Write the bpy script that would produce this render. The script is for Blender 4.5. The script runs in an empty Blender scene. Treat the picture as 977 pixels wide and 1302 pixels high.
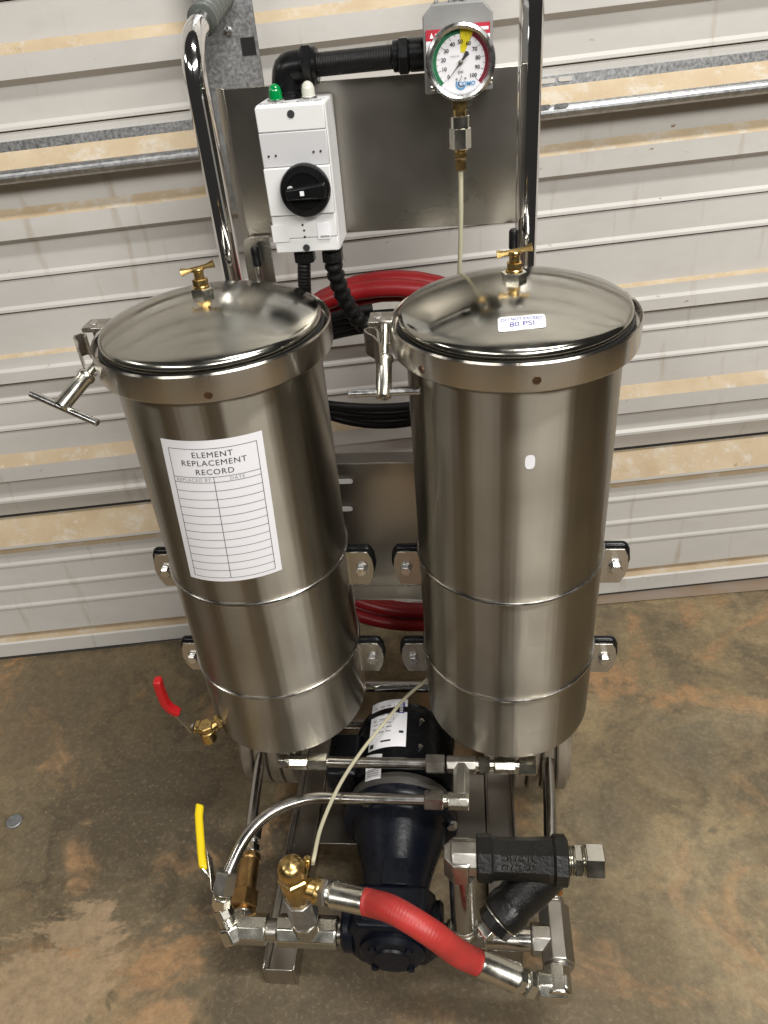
import bpy, bmesh, math, random
from mathutils import Vector, Matrix, Quaternion
random.seed(7)
S = bpy.context.scene
C = S.collection
V = Vector
PI = math.pi

# ------------------------------------------------------------------ camera
CAM_POS = V((0.1184, -0.8204, 1.1744))
F_PX, PITCH, ROLL, YAW = 978.0, 0.6085, -0.0950, -0.1352
PW, PH = 977.0, 1302.0
fw = V((math.sin(YAW)*math.cos(PITCH), math.cos(YAW)*math.cos(PITCH), -math.sin(PITCH)))
_r = V((math.cos(YAW), -math.sin(YAW), 0)); _u = _r.cross(fw)
RT = _r*math.cos(ROLL) + _u*math.sin(ROLL)
UP = -_r*math.sin(ROLL) + _u*math.cos(ROLL)
cd = bpy.data.cameras.new('camera'); cam = bpy.data.objects.new('camera', cd); C.objects.link(cam)
cd.sensor_fit = 'VERTICAL'; cd.sensor_height = 34.6; cd.lens = 34.6*F_PX/PH
cd.clip_start = 0.02; cd.clip_end = 100
cam.matrix_world = Matrix(((RT.x, UP.x, -fw.x, CAM_POS.x), (RT.y, UP.y, -fw.y, CAM_POS.y),
                           (RT.z, UP.z, -fw.z, CAM_POS.z), (0, 0, 0, 1)))
S.camera = cam

# ------------------------------------------------------------------ light
w = bpy.data.worlds.new('World'); S.world = w; w.use_nodes = True
bg = w.node_tree.nodes['Background']
bg.inputs[0].default_value = (1.0, 0.95, 0.88, 1); bg.inputs[1].default_value = 0.032

def lamp(name, p0, p1, width, target, power, col):
    """a strip-shaped area light from p0 to p1, tilted to face target"""
    p0, p1 = V(p0), V(p1); l = bpy.data.lights.new(name, 'AREA'); l.shape = 'RECTANGLE'
    l.size = (p1-p0).length; l.size_y = width; l.energy = power; l.color = col
    o = bpy.data.objects.new(name, l); C.objects.link(o); c = (p0+p1)/2
    x = (p1-p0).normalized(); z = (c-V(target)); z = (z-x*z.dot(x)).normalized(); y = z.cross(x)
    o.matrix_world = Matrix(((x.x, y.x, z.x, c.x), (x.y, y.y, z.y, c.y), (x.z, y.z, z.z, c.z), (0, 0, 0, 1)))
    return o
lamp('strip_lamp', (0.62, -3.85, 3.0), (3.0, -1.9, 3.0), .6, (0.1, 0.2, 0.4), 128, (1.0, 0.975, 0.93))
lamp('strip_lamp', (-2.5, -2.6, 3.0), (-0.95, -3.8, 3.0), .5, (0.0, 0.1, 0.4), 38, (1.0, 0.965, 0.91))  # added, unseen; gap to the first strip bands the housings' reflections
lamp('strip_lamp', (-3.6, -0.5, 3.0), (-3.5, -1.3, 3.0), .4, (0.0, 0.1, 0.4), 14, (1.0, 0.965, 0.91))  # added, unseen; one more narrow bright band in the steel
lamp('strip_lamp', (0.3, -0.75, 3.2), (1.5, -0.65, 3.2), .25, (0.7, -.2, 0.0), 58, (1.0, 0.975, 0.93))

S.view_settings.view_transform = 'Standard'; S.view_settings.look = 'None'
S.view_settings.exposure = 0.0; S.view_settings.gamma = 1.0
S.view_settings.use_curve_mapping = False

# ------------------------------------------------------------------ helpers
def P(px, py, ax, v):
    """photo pixel -> point where its ray meets the plane ax = v"""
    d = fw + RT*((px-PW/2)/F_PX) - UP*((py-PH/2)/F_PX)
    i = 'xyz'.index(ax); t = (v-CAM_POS[i])/d[i]
    return CAM_POS + d*t
def Pcyl(px, py, cx, r):
    """photo pixel -> (angle, z) on the near side of a vertical cylinder round (cx, 0)"""
    d = fw + RT*((px-PW/2)/F_PX) - UP*((py-PH/2)/F_PX)
    ox, oy = CAM_POS.x-cx, CAM_POS.y
    a = d.x*d.x+d.y*d.y; b = 2*(ox*d.x+oy*d.y); c = ox*ox+oy*oy-r*r
    t = (-b-math.sqrt(max(b*b-4*a*c, 0)))/(2*a)
    q = CAM_POS+d*t
    return math.atan2(q.y, q.x-cx), q.z

def frame(axis, ref=None):
    z = V(axis).normalized()
    if ref is None: ref = V((0, 0, 1)) if abs(z.z) < .9 else V((1, 0, 0))
    x = V(ref).cross(z).normalized() if V(ref).cross(z).length > 1e-6 else V((1, 0, 0))
    y = z.cross(x)
    return x, y, z

class MB:
    def __init__(s): s.v = []; s.f = []; s.m = []
    def add(s, vs, fs, mi=0):
        n = len(s.v); s.v += [tuple(q) for q in vs]
        for f in fs: s.f.append([i+n for i in f]); s.m.append(mi)
        return s
    def box(s, c, size, mi=0, rot=None):
        hx, hy, hz = (q/2 for q in size); c = V(c)
        vs = [V((x, y, z)) for x in (-hx, hx) for y in (-hy, hy) for z in (-hz, hz)]
        if rot is not None: vs = [rot @ q for q in vs]
        return s.add([c+q for q in vs], [(0, 1, 3, 2), (4, 6, 7, 5), (0, 4, 5, 1), (2, 3, 7, 6), (0, 2, 6, 4), (1, 5, 7, 3)], mi)
    def lathe(s, prof, o, axis=(0, 0, 1), seg=32, mi=0, cap0=True, cap1=True, phase=0.0):
        x, y, z = frame(axis); o = V(o); vs = []; fs = []
        for r, h in prof:
            for k in range(seg):
                a = 2*PI*(k+phase)/seg; vs.append(o+z*h+x*(r*math.cos(a))+y*(r*math.sin(a)))
        for j in range(len(prof)-1):
            for k in range(seg):
                k2 = (k+1) % seg
                fs.append((j*seg+k, j*seg+k2, (j+1)*seg+k2, (j+1)*seg+k))
        if cap0 and prof[0][0] > 1e-6: fs.append(tuple(range(seg))[::-1])
        if cap1 and prof[-1][0] > 1e-6: fs.append(tuple((len(prof)-1)*seg+k for k in range(seg)))
        return s.add(vs, fs, mi)
    def tube(s, path, r, seg=16, mi=0, caps=True, rfun=None):
        path = [V(q) for q in path]; vs = []; fs = []
        t0 = (path[1]-path[0]).normalized(); x, y, _ = frame(t0)
        for i, q in enumerate(path):
            t = (path[min(i+1, len(path)-1)]-path[max(i-1, 0)]).normalized()
            qn = t0.rotation_difference(t); x = qn @ x; y = qn @ y; t0 = t
            rr = rfun(i) if rfun else r
            for k in range(seg):
                a = 2*PI*k/seg; vs.append(q+x*(rr*math.cos(a))+y*(rr*math.sin(a)))
        n = len(path)
        for j in range(n-1):
            for k in range(seg):
                k2 = (k+1) % seg
                fs.append((j*seg+k, j*seg+k2, (j+1)*seg+k2, (j+1)*seg+k))
        if caps: fs.append(tuple(range(seg))[::-1]); fs.append(tuple((n-1)*seg+k for k in range(seg)))
        return s.add(vs, fs, mi)
    def torus(s, o, axis, R, r, seg=64, seg2=8, mi=0):
        x, y, z = frame(axis); o = V(o); vs = []; fs = []
        for i in range(seg):
            a = 2*PI*i/seg; d = x*math.cos(a)+y*math.sin(a)
            for k in range(seg2):
                b = 2*PI*k/seg2; vs.append(o+d*(R+r*math.cos(b))+z*(r*math.sin(b)))
        for i in range(seg):
            for k in range(seg2):
                fs.append((i*seg2+k, ((i+1) % seg)*seg2+k, ((i+1) % seg)*seg2+(k+1) % seg2, i*seg2+(k+1) % seg2))
        return s.add(vs, fs, mi)
    def prism(s, poly, o, ux, uy, depth, mi=0):
        """polygon in the plane (ux, uy), extruded along ux x uy by depth"""
        ux, uy, o = V(ux), V(uy), V(o); nz = ux.cross(uy).normalized(); n = len(poly)
        a = [o+ux*p[0]+uy*p[1] for p in poly]
        b = [q+nz*depth for q in a]
        fs = [tuple(range(n))[::-1], tuple(range(n, 2*n))]+[(i, (i+1) % n, n+(i+1) % n, n+i) for i in range(n)]
        return s.add(a+b, fs, mi)
    def build(s, name, mats, parent=None, bevel=0, angle=35, seg=2, loc=None):
        me = bpy.data.meshes.new(name); me.from_pydata(s.v, [], s.f)
        mats = mats if isinstance(mats, (list, tuple)) else [mats]
        for mm in mats: me.materials.append(mm)
        for pl, mi in zip(me.polygons, s.m): pl.material_index = mi; pl.use_smooth = True
        bm = bmesh.new(); bm.from_mesh(me); bmesh.ops.recalc_face_normals(bm, faces=bm.faces); bm.to_mesh(me); bm.free()
        me.set_sharp_from_angle(angle=math.radians(angle))
        o = bpy.data.objects.new(name, me); C.objects.link(o)
        if loc is not None: o.location = loc
        if parent is not None: o.parent = parent
        if bevel:
            b = o.modifiers.new('bevel', 'BEVEL'); b.width = bevel; b.segments = seg; b.limit_method = 'ANGLE'
            b.angle_limit = math.radians(40); b.harden_normals = False
        return o

def inst(src, loc, parent, rot=None):
    o = src.copy(); C.objects.link(o); o.location = loc; o.parent = parent
    if rot is not None: o.rotation_euler = rot
    return o
def empty(name, loc=(0, 0, 0)):
    o = bpy.data.objects.new(name, None); C.objects.link(o); o.location = loc; o.empty_display_size = .1
    return o
def tag(o, label=None, cat=None, group=None, kind=None):
    if label: o['label'] = label
    if cat: o['category'] = cat
    if group: o['group'] = group
    if kind: o['kind'] = kind
    return o
def smooth(pts, n=8):
    """Catmull-Rom through points"""
    p = [V(q) for q in pts]; p = [p[0]*2-p[1]]+p+[p[-1]*2-p[-2]]; out = []
    for i in range(1, len(p)-2):
        for k in range(n):
            t = k/n
            out.append(.5*((2*p[i])+(p[i+1]-p[i-1])*t+(2*p[i-1]-5*p[i]+4*p[i+1]-p[i+2])*t*t+(3*p[i]-p[i-1]-3*p[i+1]+p[i+2])*t**3))
    out.append(p[-2]); return out

def text2d(body, size, align='CENTER', shear=0.0, bold=0.0, res=3, space=1.0):
    cu = bpy.data.curves.new('txt', 'FONT'); cu.body = body; cu.size = size; cu.align_x = align; cu.align_y = 'CENTER'
    cu.resolution_u = res; cu.space_character = space; cu.shear = shear; cu.offset = bold
    o = bpy.data.objects.new('txt', cu); C.objects.link(o)
    dg = bpy.context.evaluated_depsgraph_get(); me = o.evaluated_get(dg).to_mesh()
    vs = [(q.co.x, q.co.y) for q in me.vertices]; fs = [tuple(pl.vertices) for pl in me.polygons]
    o.evaluated_get(dg).to_mesh_clear(); bpy.data.objects.remove(o); bpy.data.curves.remove(cu)
    return vs, fs
def put_text(mb, body, size, cx, cy, fn, mi=1, **kw):
    vs, fs = text2d(body, size, **kw)
    mb.add([fn(cx+x, cy+y) for x, y in vs], fs, mi)
def put_rect(mb, x0, y0, x1, y1, fn, mi=1, n=1, m=1):
    vs = [fn(x0+(x1-x0)*i/n, y0+(y1-y0)*j/m) for j in range(m+1) for i in range(n+1)]
    fs = [(j*(n+1)+i, j*(n+1)+i+1, (j+1)*(n+1)+i+1, (j+1)*(n+1)+i) for j in range(m) for i in range(n)]
    mb.add(vs, fs, mi)

# ------------------------------------------------------------------ materials
def mat(name, col, rough=.5, metal=0.0, bump=0.0, bscale=60, var=0.0, vscale=8, rvar=0.0, spec=.5, coat=0.0, stretch=None, aniso=0.0, trans=0.0, col2=None, arot=0.0, ripple=0.0):
    m = bpy.data.materials.new(name); m.use_nodes = True; nt = m.node_tree; N = nt.nodes; L = nt.links
    b = N['Principled BSDF']; b.inputs['Base Color'].default_value = (*col, 1); b.inputs['Roughness'].default_value = rough
    b.inputs['Metallic'].default_value = metal; b.inputs['Specular IOR Level'].default_value = spec
    b.inputs['Coat Weight'].default_value = coat; b.inputs['Transmission Weight'].default_value = trans
    tc = N.new('ShaderNodeTexCoord'); src = tc.outputs['Object']
    if stretch:
        mp = N.new('ShaderNodeMapping'); mp.inputs['Scale'].default_value = stretch; L.new(src, mp.inputs['Vector']); ssrc = mp.outputs[0]
    else: ssrc = src
    if var or col2:
        n = N.new('ShaderNodeTexNoise'); n.inputs['Scale'].default_value = vscale; n.inputs['Detail'].default_value = 6; L.new(src, n.inputs['Vector'])
        rp = N.new('ShaderNodeMapRange'); rp.inputs[1].default_value = .35; rp.inputs[2].default_value = .65; L.new(n.outputs[0], rp.inputs[0])
        mx = N.new('ShaderNodeMix'); mx.data_type = 'RGBA'; L.new(rp.outputs[0], mx.inputs[0])
        c2 = col2 or tuple(q*(1-var) for q in col)
        mx.inputs[6].default_value = (*col, 1); mx.inputs[7].default_value = (*c2, 1); L.new(mx.outputs[2], b.inputs['Base Color'])
    if rvar:
        n = N.new('ShaderNodeTexNoise'); n.inputs['Scale'].default_value = vscale*1.7; n.inputs['Detail'].default_value = 5; L.new(src, n.inputs['Vector'])
        rp = N.new('ShaderNodeMapRange'); rp.inputs[1].default_value = .3; rp.inputs[2].default_value = .7
        rp.inputs[3].default_value = max(rough-rvar, .02); rp.inputs[4].default_value = rough+rvar
        L.new(n.outputs[0], rp.inputs[0]); L.new(rp.outputs[0], b.inputs['Roughness'])
    if bump:
        n = N.new('ShaderNodeTexNoise'); n.inputs['Scale'].default_value = bscale; n.inputs['Detail'].default_value = 5; L.new(ssrc, n.inputs['Vector'])
        bp = N.new('ShaderNodeBump'); bp.inputs['Strength'].default_value = bump; bp.inputs['Distance'].default_value = .002
        L.new(n.outputs[0], bp.inputs['Height']); L.new(bp.outputs[0], b.inputs['Normal'])
    if ripple:      # faint lengthwise unevenness of rolled sheet
        mr = N.new('ShaderNodeMapping'); mr.inputs['Scale'].default_value = (20, 20, .5); L.new(src, mr.inputs['Vector'])
        nr = N.new('ShaderNodeTexNoise'); nr.inputs['Scale'].default_value = 1.0; nr.inputs['Detail'].default_value = 3; L.new(mr.outputs[0], nr.inputs['Vector'])
        br = N.new('ShaderNodeBump'); br.inputs['Strength'].default_value = 1.0; br.inputs['Distance'].default_value = ripple
        L.new(nr.outputs[0], br.inputs['Height'])
        if bump: L.new(br.outputs[0], bp.inputs['Normal'])
        else: L.new(br.outputs[0], b.inputs['Normal'])
    if aniso:
        b.inputs['Anisotropic'].default_value = aniso; b.inputs['Anisotropic Rotation'].default_value = arot
        tn = N.new('ShaderNodeTangent'); tn.direction_type = 'RADIAL'; tn.axis = 'Z'; L.new(tn.outputs[0], b.inputs['Tangent'])
    return m

M = {}
M['can'] = mat('brushed_stainless', (.385, .358, .305), .34, 1, bump=.04, bscale=5, stretch=(3, 3, 160), var=.16, vscale=6, rvar=.03, aniso=1.0, ripple=.0022, arot=.25)
M['band'] = mat('band_stainless', (.54, .51, .46), .26, 1, bump=.03, bscale=6, stretch=(6, 6, 160), var=.06, vscale=6, rvar=.03, aniso=.9, arot=.25, ripple=.0012)
M['lid'] = mat('polished_stainless', (.50, .485, .43), .165, 1, var=.3, vscale=13, rvar=.08, bump=.05, bscale=9)
M['sheet'] = mat('sheet_stainless', (.52, .49, .44), .30, 1, var=.10, vscale=4, rvar=.05, bump=.04, bscale=8, stretch=(3, 3, 60))
M['chrome'] = mat('chrome', (.75, .74, .73), .07, 1, rvar=.03, vscale=20)
M['tube'] = mat('steel_tube', (.52, .50, .47), .22, 1, rvar=.07, vscale=30, var=.12)
M['zinc'] = mat('zinc_fitting', (.64, .62, .55), .25, 1, bump=.035, bscale=260, rvar=.06, vscale=30, var=.12)
M['zincdull'] = mat('dull_zinc', (.48, .46, .42), .34, 1, bump=.04, bscale=240, rvar=.06, vscale=35, var=.14)
M['bolt'] = mat('bolt_steel', (.66, .66, .66), .25, 1, rvar=.08, vscale=80)
M['galv'] = mat('galvanized', (.52, .53, .54), .42, 1, var=.25, vscale=130, rvar=.1, bump=.05, bscale=90)
M['brass'] = mat('brass', (.60, .42, .17), .29, 1, rvar=.07, vscale=60, var=.15)
M['bronze'] = mat('bronze', (.50, .31, .13), .36, 1, rvar=.08, vscale=50, var=.25, bump=.2, bscale=300)
M['copper'] = mat('copper_brass', (.62, .30, .10), .28, 1, var=.15, vscale=60)
M['blackgloss'] = mat('black_motor_paint', (0.0060, 0.0066, 0.0078), .26, 0, spec=.28, bump=.08, bscale=120, rvar=.06, vscale=25)
M['navy'] = mat('navy_paint', (0.0042, 0.0058, 0.0115), .32, 0, spec=.30, bump=.15, bscale=160, rvar=.08, vscale=20)
M['cast'] = mat('black_cast_iron', (0.0072, 0.0072, 0.0066), .34, 0, spec=.35, bump=.28, bscale=240, rvar=.1, vscale=30)
M['rubber'] = mat('black_rubber', (0.0072, 0.0072, 0.0072), .42, 0, spec=.28, bump=.1, bscale=200, rvar=.08, vscale=30)
M['tyre'] = mat('tyre_rubber', (.24, .20, .15), .6, 0, bump=.2, bscale=200, var=.35, vscale=18)
M['plastic_black'] = mat('black_plastic', (0.0060, 0.0060, 0.0066), .3, 0, spec=.28, rvar=.05, vscale=60)
M['grip'] = mat('grey_grip', (.10, .11, .10), .3, 0, bump=.2, bscale=150, rvar=.08, vscale=30)
M['redhose'] = mat('red_hose', (.36, .013, .018), .38, 0, bump=.1, bscale=200, var=.15, vscale=18, rvar=.06)
M['redhose2'] = mat('red_ribbed_hose', (.47, .038, .034), .42, 0, var=.2, vscale=25, rvar=.06)
M['redgrip'] = mat('red_vinyl', (.42, .008, .012), .3, 0, rvar=.05, vscale=40)
M['yellow'] = mat('yellow_vinyl', (.82, .60, .004), .35, 0, rvar=.05, vscale=40)
M['whiteplast'] = mat('white_plastic', (.77, .77, .775), .42, 0, rvar=.05, vscale=20, bump=.03, bscale=400)
M['greyplast'] = mat('light_grey_plastic', (.58, .58, .595), .45, 0, rvar=.05, vscale=30)
M['enclosure'] = mat('grey_enclosure', (.27, .27, .265), .45, 0, bump=.1, bscale=300, var=.1, vscale=30)
M['beige'] = mat('cream_tubing', (.52, .49, .35), .35, 0, spec=.5)
M['paper'] = mat('paper', (.86, .86, .90), .6, 0, bump=.03, bscale=120)
M['ink'] = mat('ink', (.03, .03, .035), .6)
M['inkgrey'] = mat('grey_ink', (.33, .32, .31), .6)
M['inkblue'] = mat('blue_ink', (.035, .035, .30), .55)
M['skyblue'] = mat('blue_print', (.09, .32, .62), .55)
M['green'] = mat('green_print', (.015, .17, .07), .5)
M['red'] = mat('red_print', (.45, .02, .04), .5)
M['darkred'] = mat('dark_red_print', (.22, .012, .03), .5)
M['yellowp'] = mat('yellow_print', (.75, .62, .01), .5)
M['lampgreen'] = mat('green_lens', (.0, .22, .05), .12, 0, coat=.5)
M['lampclear'] = mat('clear_lens', (.62, .63, .55), .15, 0, coat=.5)
M['gasket'] = mat('gasket', (.02, .02, .02), .4)
M['weld'] = mat('weld_spot', (.16, .10, .06), .4, .9)
M['wood'] = mat('void_black', (.008, .008, .008), .8)
M['seal'] = mat('door_seal', (.05, .047, .043), .8, bump=.3, bscale=80)
M['plug'] = mat('plug_metal', (.36, .37, .38), .5, .8, var=.3, vscale=90)

def glass_mat():
    m = bpy.data.materials.new('gauge_glass'); m.use_nodes = True; nt = m.node_tree; N = nt.nodes; L = nt.links
    for n in list(N): N.remove(n)
    o = N.new('ShaderNodeOutputMaterial'); t = N.new('ShaderNodeBsdfTransparent'); g = N.new('ShaderNodeBsdfGlossy')
    g.inputs['Roughness'].default_value = .03; mx = N.new('ShaderNodeMixShader'); f = N.new('ShaderNodeFresnel'); f.inputs[0].default_value = 1.45
    L.new(f.outputs[0], mx.inputs[0]); L.new(t.outputs[0], mx.inputs[1]); L.new(g.outputs[0], mx.inputs[2]); L.new(mx.outputs[0], o.inputs[0])
    return m
M['glass'] = glass_mat()

def nodes(name):
    m = bpy.data.materials.new(name); m.use_nodes = True; nt = m.node_tree
    return m, nt.nodes, nt.links, nt.nodes['Principled BSDF']
def noise(N, L, vec, scale, detail=6, rough=.55, dist=0.0):
    n = N.new('ShaderNodeTexNoise'); n.inputs['Scale'].default_value = scale; n.inputs['Detail'].default_value = detail
    n.inputs['Roughness'].default_value = rough; n.inputs['Distortion'].default_value = dist; L.new(vec, n.inputs['Vector']); return n.outputs[0]
def rng(N, L, v, a, b, c=0.0, d=1.0, sm=False):
    r = N.new('ShaderNodeMapRange'); r.interpolation_type = 'SMOOTHSTEP' if sm else 'LINEAR'
    for i, q in enumerate((a, b, c, d)): r.inputs[i+1].default_value = q
    L.new(v, r.inputs[0]); return r.outputs[0]
def mixc(N, L, fac, a, b):
    m = N.new('ShaderNodeMix'); m.data_type = 'RGBA'
    if isinstance(fac, float): m.inputs[0].default_value = fac
    else: L.new(fac, m.inputs[0])
    for i, q in ((6, a), (7, b)):
        if isinstance(q, tuple): m.inputs[i].default_value = (*q, 1)
        else: L.new(q, m.inputs[i])
    return m.outputs[2]
def mth(N, L, op, a, b):
    m = N.new('ShaderNodeMath'); m.operation = op
    for i, q in enumerate((a, b)):
        if isinstance(q, (int, float)): m.inputs[i].default_value = q
        else: L.new(q, m.inputs[i])
    return m.outputs[0]

def door_paint(name, base, dirty, amount):
    m, N, L, b = nodes(name)
    tc = N.new('ShaderNodeTexCoord'); mp = N.new('ShaderNodeMapping'); mp.inputs['Scale'].default_value = (1, 1, 2.2); L.new(tc.outputs['Object'], mp.inputs[0])
    v = mp.outputs[0]
    c = mixc(N, L, rng(N, L, noise(N, L, v, 2.5), .35, .7), base, tuple(q*.86 for q in base))
    c = mixc(N, L, rng(N, L, noise(N, L, v, 9, 6, .65), .5, .75, 0, .5), c, (base[0]*.82, base[1]*.79, base[2]*.76))
    streak = N.new('ShaderNodeMapping'); streak.inputs['Scale'].default_value = (22, 1, 2.5); L.new(tc.outputs['Object'], streak.inputs[0])
    c = mixc(N, L, rng(N, L, noise(N, L, streak.outputs[0], 1.6, 5), .60, .80, 0, amount), c, dirty)
    spots = noise(N, L, v, 38, 3, .5); big = noise(N, L, v, 5, 3)
    c = mixc(N, L, mth(N, L, 'MULTIPLY', rng(N, L, spots, .705, .74), rng(N, L, big, .48, .62)), c, (.25, .17, .10))
    sc = N.new('ShaderNodeMapping'); sc.inputs['Scale'].default_value = (9, 1, 40); L.new(tc.outputs['Object'], sc.inputs[0])
    c = mixc(N, L, rng(N, L, noise(N, L, sc.outputs[0], 2.0, 6, .7), .70, .78, 0, .5), c, (.30, .27, .24))
    L.new(c, b.inputs['Base Color']); b.inputs['Roughness'].default_value = .48
    bp = N.new('ShaderNodeBump'); bp.inputs['Strength'].default_value = .25; bp.inputs['Distance'].default_value = .004
    L.new(noise(N, L, v, 6, 4), bp.inputs['Height']); L.new(bp.outputs[0], b.inputs['Normal'])
    return m
M['door'] = door_paint('door_paint', (.61, .592, .560), (.37, .30, .21), .8)
def dust():
    m, N, L, b = nodes('dusty_ledge')
    tc = N.new('ShaderNodeTexCoord'); v = tc.outputs['Object']
    c = mixc(N, L, rng(N, L, noise(N, L, v, 14), .3, .7), (.46, .35, .22), (.56, .46, .32))
    c = mixc(N, L, rng(N, L, noise(N, L, v, 45, 5, .7), .60, .72, 0, .7), c, (.66, .60, .50))
    c = mixc(N, L, rng(N, L, noise(N, L, v, 30, 5, .7), .64, .74, 0, .8), c, (.30, .20, .11))
    c = mixc(N, L, rng(N, L, noise(N, L, v, 22, 8, .75), .52, .66, 0, .75), c, (.60, .57, .51))
    L.new(c, b.inputs['Base Color']); b.inputs['Roughness'].default_value = .75
    return m
M['dust'] = dust()

def floor_mat():
    m, N, L, b = nodes('worn_concrete')
    tc = N.new('ShaderNodeTexCoord'); v = tc.outputs['Object']
    n1 = noise(N, L, v, 3.2, 8, .6, .6); n2 = noise(N, L, v, 9, 8, .65, .8); n3 = noise(N, L, v, 45, 6, .65)
    mp = N.new('ShaderNodeMapping'); mp.inputs['Location'].default_value = (3.7, 1.9, 0); L.new(v, mp.inputs[0])
    n4 = noise(N, L, mp.outputs[0], 3.4, 10, .66, 1.0); n5 = noise(N, L, mp.outputs[0], 2.0, 7, .6, .5)
    c = mixc(N, L, rng(N, L, n1, .36, .64), (.22, .168, .094), (.34, .258, .143))
    c = mixc(N, L, rng(N, L, n2, .40, .60, 0, .85), c, (.135, .108, .070))
    c = mixc(N, L, mth(N, L, 'MULTIPLY', rng(N, L, n4, .52, .60, 0, .85), rng(N, L, n2, .36, .50)), c, (.40, .235, .115))
    c = mixc(N, L, rng(N, L, n5, .54, .70, 0, .55), c, (.40, .33, .21))
    # pale worn-through patch and dark blots mixing stains with painted shade round the cart, each with a ragged edge of its own
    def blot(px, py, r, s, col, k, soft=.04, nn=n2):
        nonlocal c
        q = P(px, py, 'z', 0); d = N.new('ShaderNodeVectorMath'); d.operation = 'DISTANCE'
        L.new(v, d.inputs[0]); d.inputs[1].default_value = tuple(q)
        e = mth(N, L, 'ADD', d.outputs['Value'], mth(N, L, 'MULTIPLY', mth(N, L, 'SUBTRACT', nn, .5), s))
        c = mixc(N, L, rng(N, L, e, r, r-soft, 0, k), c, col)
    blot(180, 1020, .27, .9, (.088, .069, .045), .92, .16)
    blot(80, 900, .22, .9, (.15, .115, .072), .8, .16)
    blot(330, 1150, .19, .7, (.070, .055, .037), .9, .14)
    blot(540, 1260, .20, .7, (.105, .082, .055), .85, .14)
    blot(420, 1290, .22, .8, (.115, .09, .06), .8, .14)
    blot(700, 1290, .20, .8, (.14, .11, .072), .7, .14)
    blot(60, 1275, .125, .50, (.39, .28, .172), .8, .02, n4)
    blot(150, 1225, .05, .4, (.40, .28, .17), .8, .03, n4)
    blot(770, 1040, .07, .4, (.12, .105, .085), .6, .06)
    blot(880, 960, .09, .6, (.13, .115, .085), .6, .06)
    c = mixc(N, L, rng(N, L, n3, .38, .66, 0, .6), c, mixc(N, L, .5, c, (.06, .05, .035)))
    n6 = noise(N, L, v, 130, 5, .7)
    c = mixc(N, L, rng(N, L, n6, .46, .64, 0, .28), c, mixc(N, L, .55, c, (.04, .034, .026)))
    c = mixc(N, L, rng(N, L, n6, .46, .34, 0, .2), c, (.42, .34, .23))
    fl = noise(N, L, v, 260, 2, .5)
    c = mixc(N, L, rng(N, L, fl, .72, .76, 0, .5), c, (.42, .36, .28))
    # fine scratches
    wv = N.new('ShaderNodeMapping'); wv.inputs['Rotation'].default_value = (0, 0, .7); wv.inputs['Scale'].default_value = (4, 90, 1); L.new(v, wv.inputs[0])
    c = mixc(N, L, rng(N, L, noise(N, L, wv.outputs[0], 1.5, 4, .6, .4), .66, .72, 0, .22), c, (.36, .29, .2))
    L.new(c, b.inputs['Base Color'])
    L.new(rng(N, L, n2, .3, .7, .38, .62), b.inputs['Roughness']); b.inputs['Specular IOR Level'].default_value = .25
    bp = N.new('ShaderNodeBump'); bp.inputs['Strength'].default_value = .3; bp.inputs['Distance'].default_value = .003
    h = mth(N, L, 'ADD', n3, mth(N, L, 'MULTIPLY', fl, .5)); L.new(h, bp.inputs['Height']); L.new(bp.outputs[0], b.inputs['Normal'])
    return m
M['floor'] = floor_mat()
M['threshold'] = mat('threshold_concrete', (.27, .22, .18), .6, 0, bump=.3, bscale=90, col2=(.25, .18, .115), vscale=9)

# ------------------------------------------------------------------ setting: floor
WA = V((-0.92436, 0.31369, 0)); WB = V((0.78305, 0.57164, 0))
wang = math.atan2(WB.y-WA.y, WB.x-WA.x)
wu = V((math.cos(wang), math.sin(wang), 0)); wn = V((-math.sin(wang), math.cos(wang), 0))
wc = (WA+WB)/2
fl = MB(); n = 1
fl.add([wc-wu*2+wn*.06, wc+wu*2+wn*.06, wc+wu*2-wn*2.3, wc-wu*2-wn*2.3], [(3, 2, 1, 0)])
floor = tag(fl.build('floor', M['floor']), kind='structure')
th = MB()
th.add([wc-wu*2+wn*.05+V((0, 0, .003)), wc+wu*2+wn*.05+V((0, 0, .003)), wc+wu*2-wn*.075+V((0, 0, .003)), wc-wu*2+wn*.03+V((0, 0, .003))], [(3, 2, 1, 0)])
tag(th.build('threshold_strip', M['threshold']), kind='structure')

# floor plug
q = P(19, 1045, 'z', 0)
pg = MB().lathe([(.0, .0), (.014, .0), (.014, .003), (.0125, .0042), (.009, .0042), (.0085, .0032), (.0, .0032)], q, seg=32)
tag(pg.build('floor_plug', M['plug']), 'round grey metal plug set into the concrete floor', 'floor plug')
# grit on the floor
gb = MB()
for i in range(150):
    px, py = random.uniform(0, 977), random.uniform(860, 1300)
    q = P(px, py, 'z', 0)
    if abs(q.x) < .3 and q.y > -.34: continue
    r = random.uniform(.0006, .0018); a = random.uniform(0, 6)
    vs = [q+V((r*math.cos(a+k*2.1)*random.uniform(.6, 1.3), r*math.sin(a+k*2.1)*random.uniform(.6, 1.3), 0.0002)) for k in range(3)]+[q+V((0, 0, r*.9))]
    gb.add(vs, [(0, 1, 3), (1, 2, 3), (2, 0, 3), (0, 2, 1)])
g = gb.build('floor_grit', mat('grit', (.42, .36, .28), .8, col2=(.09, .07, .05), vscale=9)); tag(g, 'pale grit scattered over the concrete floor', 'grit', kind='stuff')

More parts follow.
